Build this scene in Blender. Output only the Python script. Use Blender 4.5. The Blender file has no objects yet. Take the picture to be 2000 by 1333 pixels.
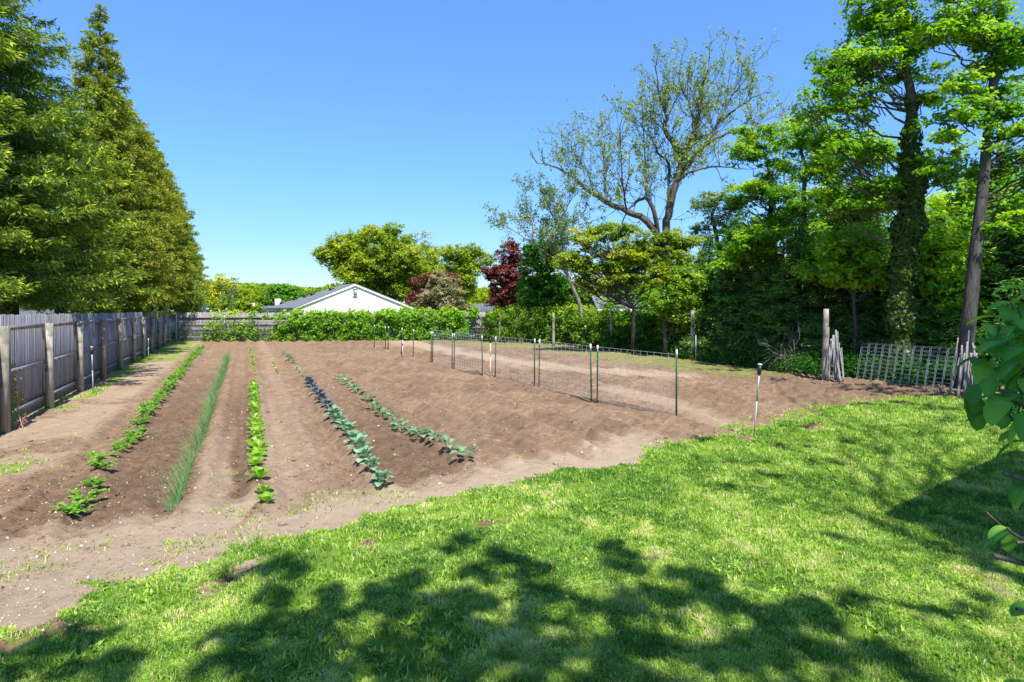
import bpy, math, random
import numpy as np
from mathutils import Vector, Matrix
R = math.radians
random.seed(7)
rng = np.random.default_rng(11)
scene = bpy.context.scene
col = scene.collection

# ------------------------------------------------------------------ camera, light, sky
H0 = 2.4                                   # eye height
F = 1170.0                                 # focal length in photo pixels
cam = bpy.data.cameras.new('camera'); camo = bpy.data.objects.new('camera', cam); col.objects.link(camo)
cam.sensor_width = 36; cam.lens = F/2000*36; cam.shift_y = -76.5/2000
cam.clip_start = 0.05; cam.clip_end = 3000
camo.location = (0, 0, H0); camo.rotation_euler = (R(90), 0, 0)
scene.camera = camo
SUN_EL = R(59); SH = Vector((-.31, .95, 0)).normalized()      # SH: the way shadows fall
world = bpy.data.worlds.new('World'); scene.world = world; world.use_nodes = True
wn = world.node_tree; wn.nodes.clear()
sky = wn.nodes.new('ShaderNodeTexSky'); sky.sky_type = 'NISHITA'; sky.sun_disc = False
sky.sun_elevation = SUN_EL; sky.sun_rotation = math.atan2(-SH.x, -SH.y)
sky.air_density = 1.0; sky.dust_density = 0.35; sky.ozone_density = 2.6; sky.altitude = 0
hs = wn.nodes.new('ShaderNodeHueSaturation'); hs.inputs['Saturation'].default_value = 1.12
hs.inputs['Hue'].default_value = 0.5
bg = wn.nodes.new('ShaderNodeBackground'); bg.inputs['Strength'].default_value = 0.14
wo = wn.nodes.new('ShaderNodeOutputWorld')
wtc = wn.nodes.new('ShaderNodeTexCoord'); wsx = wn.nodes.new('ShaderNodeSeparateXYZ'); wn.links.new(wtc.outputs['Generated'], wsx.inputs[0])
wrp = wn.nodes.new('ShaderNodeValToRGB'); wn.links.new(wsx.outputs[2], wrp.inputs[0])          # clear dry air: less white glare low in the sky
els = wrp.color_ramp.elements; els[0].position = 0.0; els[0].color = (.50, .60, .74, 1); els[1].position = .5; els[1].color = (.92, 1.08, 1.32, 1)
for p_, c_ in ((.08, (.50, .64, .83, 1)), (.2, (.60, .82, 1.10, 1)), (.8, (.48, .58, .78, 1))):
    e_ = els.new(p_); e_.color = c_
wmx = wn.nodes.new('ShaderNodeMix'); wmx.data_type = 'RGBA'; wmx.blend_type = 'MULTIPLY'; wmx.inputs[0].default_value = 1
wn.links.new(sky.outputs[0], hs.inputs['Color']); wn.links.new(hs.outputs[0], wmx.inputs[6]); wn.links.new(wrp.outputs[0], wmx.inputs[7])
wn.links.new(wmx.outputs[2], bg.inputs['Color'])
wn.links.new(bg.outputs[0], wo.inputs['Surface'])
sl = bpy.data.lights.new('sun', 'SUN'); sl.energy = 4.9; sl.angle = R(0.53); sl.color = (1, .955, .88)
so = bpy.data.objects.new('sun', sl); col.objects.link(so)
sdir = Vector((SH.x*math.cos(SUN_EL), SH.y*math.cos(SUN_EL), -math.sin(SUN_EL)))
so.rotation_euler = sdir.to_track_quat('-Z', 'Y').to_euler()
scene.view_settings.view_transform = 'Standard'; scene.view_settings.look = 'None'
scene.view_settings.exposure = 0.70; scene.view_settings.gamma = 1
scene.cycles.max_bounces = 6; scene.cycles.transparent_max_bounces = 8
scene.cycles.diffuse_bounces = 3; scene.cycles.glossy_bounces = 2

# ------------------------------------------------------------------ placing helpers
def W(px, py, Y): return np.array([(px-1000)/F*Y, Y, H0+(590-py)/F*Y])
def G(px, py):
    Y = F*H0/(py-590); return np.array([(px-1000)/F*Y, Y, 0.0])
def _h2(ix, iy, s):
    n = (ix.astype(np.int64)*374761393 + iy.astype(np.int64)*668265263 + s*1442695041) & 0x7fffffff
    n = ((n ^ (n >> 13))*1274126177) & 0x7fffffff
    return ((n ^ (n >> 16)) & 0xffff)/65535.0
def vn(x, y, s=0):
    ix, iy = np.floor(x), np.floor(y); fx, fy = x-ix, y-iy
    fx = fx*fx*(3-2*fx); fy = fy*fy*(3-2*fy)
    a, b = _h2(ix, iy, s), _h2(ix+1, iy, s); c, d = _h2(ix, iy+1, s), _h2(ix+1, iy+1, s)
    return (a*(1-fx)+b*fx)*(1-fy)+(c*(1-fx)+d*fx)*fy
def fbm(x, y, o=4, s=0):
    v = 0; a = .5; t = 0
    for k in range(o):
        v = v+a*vn(x*2**k, y*2**k, s+k*17); t += a; a *= .5
    return v/t
def sstep(a, b, x):
    t = np.clip((x-a)/(b-a), 0, 1); return t*t*(3-2*t)
def segdist(x, y, pts):
    d = np.full(np.shape(x), 1e9)
    for (a, b) in zip(pts[:-1], pts[1:]):
        ax, ay, bx, by = a[0], a[1], b[0], b[1]; L = (bx-ax)**2+(by-ay)**2+1e-12
        t = np.clip(((x-ax)*(bx-ax)+(y-ay)*(by-ay))/L, 0, 1)
        d = np.minimum(d, np.hypot(x-ax-t*(bx-ax), y-ay-t*(by-ay)))
    return d
def inpoly(x, y, pts):
    c = np.zeros(np.shape(x), bool); n = len(pts)
    for i in range(n):
        (x1, y1), (x2, y2) = pts[i][:2], pts[(i+1) % n][:2]
        if y1 == y2: continue
        k = ((y1 > y) != (y2 > y)) & (x < (x2-x1)*(y-y1)/(y2-y1)+x1)
        c ^= k
    return c

# ------------------------------------------------------------------ object helpers
def tag(o, label=None, cat=None, group=None, kind=None):
    if label: o['label'] = label
    if cat: o['category'] = cat
    if group: o['group'] = group
    if kind: o['kind'] = kind
    return o
def empty(name, loc, rz=0):
    o = bpy.data.objects.new(name, None); col.objects.link(o); o.location = Vector(loc); o.rotation_euler = (0, 0, rz)
    o.empty_display_size = .1
    return o
class MB:
    def __init__(s): s.v = []; s.f = []; s.t = []; s.n = 0
    def add(s, v, f, t=None):
        v = np.asarray(v, float).reshape(-1, 3); f = np.asarray(f, np.int64)
        s.v.append(v); s.f.append(f+s.n)
        s.t.append(np.full(len(v), .5) if t is None else np.broadcast_to(np.asarray(t, float), (len(v),)))
        s.n += len(v); return s
    def box(s, c, size, rz=0, t=None, tilt=None, taper=1.0):
        sx, sy, sz = [q/2 for q in size]
        v = np.array([[-sx,-sy,-sz],[sx,-sy,-sz],[sx,sy,-sz],[-sx,sy,-sz],[-sx*taper,-sy*taper,sz],[sx*taper,-sy*taper,sz],[sx*taper,sy*taper,sz],[-sx*taper,sy*taper,sz]])
        if tilt is not None: v = v @ np.array(Matrix.Rotation(tilt[0], 3, 'X')).T @ np.array(Matrix.Rotation(tilt[1], 3, 'Y')).T
        c_, s_ = math.cos(rz), math.sin(rz)
        v = v @ np.array([[c_, s_, 0], [-s_, c_, 0], [0, 0, 1]]) + np.asarray(c)
        return s.add(v, [[0,3,2,1],[4,5,6,7],[0,1,5,4],[1,2,6,5],[2,3,7,6],[3,0,4,7]], t)
    def beam(s, a, b, w, h, t=None):           # box from a to b, width w sideways, h in height
        a, b = np.asarray(a, float), np.asarray(b, float); d = b-a; L = np.linalg.norm(d); d = d/L
        up = np.array([0, 0, 1.]) if abs(d[2]) < .9 else np.array([0, 1., 0])
        x = np.cross(d, up); x /= np.linalg.norm(x); u = np.cross(x, d)
        v = [p+i*x*w/2+j*u*h/2 for p in (a, b) for (i, j) in ((-1,-1),(1,-1),(1,1),(-1,1))]
        return s.add(v, [[0,3,2,1],[4,5,6,7],[0,1,5,4],[1,2,6,5],[2,3,7,6],[3,0,4,7]], t)
    def tube(s, pts, rad, n=8, cap=True, t=None, rough=0):
        pts = np.asarray(pts, float); m = len(pts); rad = np.broadcast_to(np.asarray(rad, float), (m,))
        d = np.gradient(pts, axis=0); d /= np.linalg.norm(d, axis=1)[:, None]+1e-9
        ref = np.array([.31, .95, .05]) if abs(d[0][2]) > .5 else np.array([0, 0, 1.])
        a = np.arange(n)*2*math.pi/n; vs = []
        for i in range(m):
            x = np.cross(d[i], ref); x /= np.linalg.norm(x)+1e-9; y = np.cross(d[i], x)
            rr = rad[i]*(1+rough*rng.uniform(-1, 1, n))
            vs.append(pts[i]+rr[:, None]*(np.cos(a)[:, None]*x+np.sin(a)[:, None]*y))
        v = np.concatenate(vs); f = []
        for i in range(m-1):
            for k in range(n):
                f.append([i*n+k, i*n+(k+1) % n, (i+1)*n+(k+1) % n, (i+1)*n+k])
        s.add(v, f, t)
        if cap:
            b = s.n-len(v); c0 = len(v)
            s.v.append(np.array([pts[0], pts[-1]])); s.t.append(np.array([.5, .5]))
            ff = [[s.n, b+(k+1) % n, b+k, b+k] for k in range(n)]+[[s.n+1, b+(m-1)*n+k, b+(m-1)*n+(k+1) % n, b+(m-1)*n+(k+1) % n] for k in range(n)]
            s.tri = getattr(s, 'tri', [])+[q[:3] for q in ff]; s.n += 2
        return s
    def segs(s, A, B, ra, rb, n=4, t=.5):      # many straight tapered twigs at once
        A = np.asarray(A, float).reshape(-1, 3); B = np.asarray(B, float).reshape(-1, 3); N = len(A)
        if N == 0: return s
        d = B-A; d /= np.linalg.norm(d, axis=1)[:, None]+1e-9
        ref = np.where(np.abs(d[:, 2:3]) > .8, np.array([[1., 0, 0]]), np.array([[0, 0, 1.]]))
        x = np.cross(d, ref); x /= np.linalg.norm(x, axis=1)[:, None]+1e-9; y = np.cross(d, x)
        a = np.arange(n)*2*math.pi/n
        ring = np.cos(a)[None, :, None]*x[:, None]+np.sin(a)[None, :, None]*y[:, None]
        ra = np.broadcast_to(np.asarray(ra, float), (N,)); rb = np.broadcast_to(np.asarray(rb, float), (N,))
        v = np.concatenate([A[:, None]+ring*ra[:, None, None], B[:, None]+ring*rb[:, None, None]], 1).reshape(-1, 3)
        k = np.arange(n); q = np.stack([k, (k+1) % n, n+(k+1) % n, n+k], 1)
        f = (np.arange(N)[:, None, None]*2*n+q[None]).reshape(-1, 4)
        return s.add(v, f, t)
    def build(s, name, mat, parent=None, smooth=False, loc=None):
        V = np.concatenate(s.v) if s.v else np.zeros((0, 3)); T = np.concatenate(s.t) if s.t else np.zeros(0)
        org = np.zeros(3)
        if loc is not None: org = np.asarray(loc, float)
        elif parent is not None: org = np.zeros(3)
        V = V-org
        Q = [f for f in s.f if f.shape[1] == 4]; Tr = [f for f in s.f if f.shape[1] == 3]
        Q = np.concatenate(Q) if Q else np.zeros((0, 4), np.int64)
        if getattr(s, 'tri', None): Tr.append(np.array(s.tri))
        Tr = np.concatenate(Tr) if Tr else np.zeros((0, 3), np.int64)
        me = bpy.data.meshes.new(name); me.vertices.add(len(V)); me.vertices.foreach_set('co', V.astype(np.float32).ravel())
        nl = Q.size+Tr.size; me.loops.add(nl); me.loops.foreach_set('vertex_index', np.concatenate([Q.ravel(), Tr.ravel()]).astype(np.int32))
        me.polygons.add(len(Q)+len(Tr))
        me.polygons.foreach_set('loop_start', np.concatenate([np.arange(len(Q))*4, Q.size+np.arange(len(Tr))*3]).astype(np.int32))
        at = me.attributes.new('t', 'FLOAT', 'POINT'); at.data.foreach_set('value', T.astype(np.float32))
        me.update(calc_edges=True)
        if smooth: me.shade_smooth()
        me.materials.append(mat)
        o = bpy.data.objects.new(name, me); col.objects.link(o)
        o.location = Vector(org)
        if parent is not None: o.parent = parent
        return o
def copy_tree(o, parent=None):
    c = o.copy(); col.objects.link(c); c.parent = parent
    for ch in list(o.children): copy_tree(ch, c)
    return c
ONES = 'first second third fourth fifth sixth seventh eighth ninth tenth eleventh twelfth thirteenth fourteenth fifteenth sixteenth seventeenth eighteenth nineteenth'.split()
TENS = {2: ('twentieth', 'twenty'), 3: ('thirtieth', 'thirty'), 4: ('fortieth', 'forty'), 5: ('fiftieth', 'fifty'), 6: ('sixtieth', 'sixty'), 7: ('seventieth', 'seventy'), 8: ('eightieth', 'eighty'), 9: ('ninetieth', 'ninety')}
def nth(i):
    if i < 20: return ONES[i-1]
    if i % 10 == 0: return TENS[i//10][0]
    return TENS[i//10][1]+'-'+ONES[i % 10-1]

# ------------------------------------------------------------------ materials
def newmat(name):
    m = bpy.data.materials.new(name); m.use_nodes = True; nt = m.node_tree; nt.nodes.clear()
    return m, nt, nt.nodes.new('ShaderNodeOutputMaterial')
def ramp(nt, stops, fac=None):
    r = nt.nodes.new('ShaderNodeValToRGB'); e = r.color_ramp.elements
    while len(e) < len(stops): e.new(.5)
    for k, (p, c) in enumerate(stops): e[k].position = p; e[k].color = (*c, 1)
    if fac is not None: nt.links.new(fac, r.inputs[0])
    return r.outputs[0]
def noise(nt, scale, detail=4, rough=.55, vec=None, out=0):
    n = nt.nodes.new('ShaderNodeTexNoise'); n.inputs['Scale'].default_value = scale
    n.inputs['Detail'].default_value = detail; n.inputs['Roughness'].default_value = rough
    if vec is not None: nt.links.new(vec, n.inputs['Vector'])
    return n.outputs[out]
def coord(nt, which='Object', scale=None):
    c = nt.nodes.new('ShaderNodeTexCoord').outputs[which]
    if scale:
        m = nt.nodes.new('ShaderNodeMapping'); m.inputs['Scale'].default_value = scale; nt.links.new(c, m.inputs[0]); c = m.outputs[0]
    return c
def attr(nt, name):
    a = nt.nodes.new('ShaderNodeAttribute'); a.attribute_name = name; return a.outputs['Fac']
def mix(nt, fac, a, b, mode='MIX'):
    m = nt.nodes.new('ShaderNodeMix'); m.data_type = 'RGBA'; m.blend_type = mode
    for k, v in ((0, fac), (6, a), (7, b)):
        if hasattr(v, 'is_linked') or hasattr(v, 'links'): nt.links.new(v, m.inputs[k])
        elif k == 0: m.inputs[0].default_value = v
        else: m.inputs[k].default_value = (*v, 1)
    return m.outputs[2]
def math_(nt, op, a, b=None):
    m = nt.nodes.new('ShaderNodeMath'); m.operation = op
    for k, v in ((0, a), (1, b)):
        if v is None: continue
        if hasattr(v, 'links'): nt.links.new(v, m.inputs[k])
        else: m.inputs[k].default_value = v
    return m.outputs[0]
def bsdf(nt, out, color, rough=.8, metal=0, bump=None, bstr=.3, spec=.3, bdist=.02):
    p = nt.nodes.new('ShaderNodeBsdfPrincipled')
    if hasattr(color, 'links'): nt.links.new(color, p.inputs['Base Color'])
    else: p.inputs['Base Color'].default_value = (*color, 1)
    p.inputs['Roughness'].default_value = rough; p.inputs['Metallic'].default_value = metal
    p.inputs['Specular IOR Level'].default_value = spec
    if bump is not None:
        b = nt.nodes.new('ShaderNodeBump'); b.inputs['Strength'].default_value = bstr; b.inputs['Distance'].default_value = bdist
        nt.links.new(bump, b.inputs['Height']); nt.links.new(b.outputs[0], p.inputs['Normal'])
    nt.links.new(p.outputs[0], out.inputs['Surface']); return p
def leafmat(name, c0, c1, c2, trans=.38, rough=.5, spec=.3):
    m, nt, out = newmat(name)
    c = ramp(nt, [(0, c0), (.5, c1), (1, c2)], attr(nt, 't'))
    c = mix(nt, .55, c, ramp(nt, [(.25, (.62, .62, .62)), (.75, (1.35, 1.35, 1.3))], noise(nt, 9, 2, vec=coord(nt))), 'MULTIPLY')
    p = bsdf(nt, out, c, rough, spec=spec)
    t = nt.nodes.new('ShaderNodeBsdfTranslucent')
    nt.links.new(mix(nt, 1, c, (1.25, 1.35, .55), 'MULTIPLY'), t.inputs['Color'])
    ms = nt.nodes.new('ShaderNodeMixShader'); ms.inputs[0].default_value = trans
    nt.links.new(p.outputs[0], ms.inputs[1]); nt.links.new(t.outputs[0], ms.inputs[2]); nt.links.new(ms.outputs[0], out.inputs['Surface'])
    return m
def leafmat4(name, c0, c1, c2, c3, trans, rough, spec):
    m = leafmat(name, c0, c1, c2, trans, rough, spec)
    r = [n for n in m.node_tree.nodes if n.type == 'VALTORGB' and len(n.color_ramp.elements) == 3][0].color_ramp
    r.elements[2].position = .8; e = r.elements.new(1.0); e.color = (*c3, 1); return m
def woodmat(name, dark, light, scale=(30, 30, 2.2), rough=.85, patch=None):
    m, nt, out = newmat(name)
    n = noise(nt, 1, 6, .6, coord(nt, 'Object', scale))
    c = ramp(nt, [(.3, dark), (.7, light)], n)
    c = mix(nt, .6, c, ramp(nt, [(0, (.6, .6, .6)), (1, (1.3, 1.3, 1.3))], attr(nt, 't')), 'MULTIPLY')
    if patch: c = mix(nt, ramp(nt, [(.5, (0, 0, 0)), (.62, (1, 1, 1))], noise(nt, 2.6, 4, vec=coord(nt))), c, patch)
    bsdf(nt, out, c, rough, bump=n, bstr=.5, spec=.15, bdist=.01); return m
def plain(name, c, rough=.6, metal=0, spec=.3, vary=.15, scale=12):
    m, nt, out = newmat(name)
    n = noise(nt, scale, 4, vec=coord(nt))
    a = tuple(x*(1-vary) for x in c); b = tuple(min(1, x*(1+vary)) for x in c)
    bsdf(nt, out, ramp(nt, [(.3, a), (.7, b)], n), rough, metal, spec=spec); return m
def barkmat(name, dark, light, sc=(9, 9, 2)):
    m, nt, out = newmat(name)
    n = noise(nt, 1, 8, .65, coord(nt, 'Object', sc)); c = ramp(nt, [(.3, dark), (.68, light)], n)
    bsdf(nt, out, c, .95, bump=n, bstr=.9, spec=.1, bdist=.05); return m
M = {}
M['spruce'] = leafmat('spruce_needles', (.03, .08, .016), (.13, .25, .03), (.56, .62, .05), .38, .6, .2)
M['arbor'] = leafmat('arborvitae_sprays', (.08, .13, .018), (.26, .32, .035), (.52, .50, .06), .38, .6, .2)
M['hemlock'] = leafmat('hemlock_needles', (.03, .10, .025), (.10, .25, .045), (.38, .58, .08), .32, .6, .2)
M['maple'] = leafmat('maple_leaves', (.07, .21, .015), (.22, .44, .02), (.52, .66, .035), .5)
M['maple_deep'] = leafmat('deep_green_leaves', (.03, .12, .015), (.08, .25, .02), (.20, .42, .03), .42)
M['yellowgreen'] = leafmat('yellow_green_leaves', (.16, .24, .012), (.34, .44, .02), (.58, .55, .03), .42)
M['goldgreen'] = leafmat('gold_green_leaves', (.11, .21, .012), (.30, .42, .02), (.66, .54, .03), .42)
M['red'] = leafmat('burgundy_leaves', (.07, .014, .02), (.17, .035, .04), (.34, .09, .07), .3)
M['pinkish'] = leafmat('crabapple_leaves', (.17, .18, .08), (.36, .32, .17), (.56, .42, .32), .3)
M['pale'] = leafmat('pale_sparse_leaves', (.13, .21, .04), (.28, .38, .07), (.48, .54, .12), .45)
M['greyleaf'] = leafmat('grey_green_leaves', (.12, .20, .09), (.22, .32, .14), (.34, .44, .22), .4)
M['ivy'] = leafmat('ivy_leaves', (.025, .06, .008), (.065, .115, .010), (.17, .21, .02), .2, .4)
M['vine'] = leafmat('vine_leaves', (.07, .20, .015), (.20, .42, .025), (.46, .64, .05), .4)
M['hedge'] = leafmat('hedge_leaves', (.07, .18, .015), (.20, .37, .02), (.52, .64, .04), .38)
M['shrub'] = leafmat('viburnum_leaves', (.05, .19, .028), (.10, .31, .04), (.24, .48, .06), .45, .5, .3)
M['grass'] = leafmat4('grass_blades', (.07, .19, .035), (.25, .43, .05), (.48, .63, .10), (.66, .60, .34), .38, .5, .25)
M['weed'] = leafmat('weed_leaves', (.16, .34, .03), (.30, .50, .05), (.50, .62, .10), .35)
M['potato'] = leafmat('potato_leaves', (.08, .20, .02), (.15, .34, .03), (.28, .50, .06), .35)
M['onion'] = leafmat('scallion_leaves', (.10, .25, .07), (.16, .36, .11), (.28, .48, .16), .3, .4, .4)
M['lettuce'] = leafmat('lettuce_leaves', (.13, .30, .02), (.22, .43, .03), (.36, .54, .06), .4, .4, .4)
M['cabbage'] = leafmat('cabbage_leaves', (.10, .23, .13), (.17, .34, .20), (.30, .46, .29), .2, .5, .3)
M['purple'] = leafmat('purple_cabbage_leaves', (.06, .08, .12), (.11, .14, .18), (.18, .23, .24), .15, .5, .3)
M['kale'] = leafmat('broccoli_leaves', (.05, .14, .06), (.11, .26, .12), (.26, .42, .22), .25, .5, .3)
M['paleleaf'] = leafmat('pale_seedling_leaves', (.25, .36, .18), (.36, .46, .28), (.5, .58, .4), .2)
M['dryleaf'] = leafmat('dried_orange_leaves', (.30, .10, .03), (.45, .17, .06), (.55, .25, .10), .3)
M['bark'] = barkmat('grey_bark', (.05, .042, .034), (.19, .165, .135))
M['bark_dark'] = barkmat('dark_bark', (.03, .027, .024), (.13, .12, .105))
M['bark_pale'] = barkmat('pale_bark', (.11, .10, .085), (.34, .31, .26))
M['board'] = woodmat('weathered_fence_boards', (.14, .135, .145), (.36, .35, .375))
M['rail'] = woodmat('weathered_rails', (.14, .13, .125), (.34, .32, .31), (6, 6, 6))
M['post'] = woodmat('weathered_dappled_posts', (.22, .195, .165), (.50, .45, .38), (26, 26, 2), patch=(.13, .13, .09))  # weathered wood; the dark patches paint dappled branch shade onto it
M['post_tan'] = woodmat('tan_posts', (.26, .19, .13), (.48, .36, .26), (26, 26, 2))
M['backboard'] = woodmat('pale_grey_boards', (.17, .15, .14), (.38, .345, .33))
M['stick'] = woodmat('grey_poles', (.15, .14, .145), (.37, .35, .35), (26, 26, 2))
M['galv'] = plain('galvanised_steel', (.42, .44, .46), .6, .35)
M['wire'] = plain('galvanised_wire', (.50, .52, .56), .5, .3)
M['wire_dull'] = plain('dull_steel_wire', (.24, .27, .33), .5, .3)
M['tgreen'] = plain('green_enamel', (.018, .075, .05), .4)
M['white'] = plain('white_paint', (.82, .82, .80), .5, vary=.04)
M['black'] = plain('black_plastic', (.02, .02, .022), .35)
M['stone'] = plain('pale_pebble', (.55, .46, .38), .8, vary=.3)
M['glass'] = plain('dark_glass', (.05, .07, .08), .08, 0, .6)
M['concrete'] = plain('concrete', (.42, .41, .39), .9)
def siding():
    m, nt, out = newmat('white_siding')
    g = nt.nodes.new('ShaderNodeSeparateXYZ'); nt.links.new(coord(nt), g.inputs[0])
    fr = math_(nt, 'FRACT', math_(nt, 'MULTIPLY', g.outputs[2], 3.2))
    n = noise(nt, 3, 4, vec=coord(nt))
    c = mix(nt, ramp(nt, [(.0, (1, 1, 1)), (.10, (0, 0, 0))], fr), ramp(nt, [(.3, (.84, .84, .85)), (.7, (.90, .90, .91))], n), (.52, .52, .52))
    bsdf(nt, out, c, .6, bump=fr, bstr=.25); return m
M['siding'] = siding()
def shingle(name, c):
    m, nt, out = newmat(name)
    n = noise(nt, 6, 8, .75, coord(nt, 'Object', (1, 1, 3)))
    bsdf(nt, out, ramp(nt, [(.3, tuple(x*.75 for x in c)), (.7, tuple(x*1.25 for x in c))], n), .9, bump=n, bstr=.4); return m
M['roof'] = shingle('grey_shingles', (.16, .17, .19))
M['roof2'] = shingle('pale_grey_shingles', (.30, .32, .36))
def groundmat():
    m, nt, out = newmat('soil_and_turf')
    co = coord(nt)
    fine = noise(nt, 34, 10, .8, co); mid = noise(nt, 5, 6, .6, co); big = noise(nt, .7, 4, .5, co)
    soil = ramp(nt, [(.32, (.10, .066, .042)), (.5, (.275, .185, .118)), (.68, (.46, .335, .23))], mix(nt, .4, fine, mid))
    soil = mix(nt, .7, soil, ramp(nt, [(.3, (.8, .78, .76)), (.7, (1.15, 1.12, 1.1))], big), 'MULTIPLY')
    tilth_shade = mix(nt, attr(nt, 'dark'), soil, mix(nt, 1, soil, (.60, .57, .57), 'MULTIPLY'))  # dark mask: darker tilled soil, plus painted shade along the right-hand trees
    sand = ramp(nt, [(.25, (.32, .24, .165)), (.7, (.53, .405, .285))], mix(nt, .5, fine, mid))
    s = mix(nt, attr(nt, 'sand'), tilth_shade, sand)
    speck = nt.nodes.new('ShaderNodeTexVoronoi'); speck.inputs['Scale'].default_value = 26; nt.links.new(co, speck.inputs['Vector'])
    s = mix(nt, ramp(nt, [(.06, (1, 1, 1)), (.11, (0, 0, 0))], speck.outputs['Distance']), s, mix(nt, .5, s, (.62, .5, .4)))
    g1 = ramp(nt, [(.3, (.07, .15, .018)), (.5, (.17, .29, .03)), (.7, (.34, .44, .07))], mix(nt, .6, noise(nt, 55, 6, .75, co), noise(nt, 7, 4, .6, co)))
    g2 = mix(nt, ramp(nt, [(.52, (0, 0, 0)), (.72, (1, 1, 1))], noise(nt, 1.7, 5, .6, co)), g1, (.34, .36, .09))
    gm = attr(nt, 'grass')
    thin = mix(nt, ramp(nt, [(.44, (0, 0, 0)), (.54, (1, 1, 1))], math_(nt, 'ADD', math_(nt, 'SUBTRACT', gm, .5), mix(nt, .5, noise(nt, 3, 6, .7, co), noise(nt, 30, 4, .7, co)))), s, g2)
    bsdf(nt, out, thin, .95, bump=mix(nt, .35, fine, mid), bstr=1.0, spec=.08, bdist=.05)
    return m
M['ground'] = groundmat()
def fargrass():
    m, nt, out = newmat('far_turf'); co = coord(nt)
    c = ramp(nt, [(.3, (.045, .10, .015)), (.7, (.12, .20, .03))], noise(nt, 1.2, 8, .7, co))
    bsdf(nt, out, c, .95, spec=.05); return m
M['far'] = fargrass()

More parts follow.
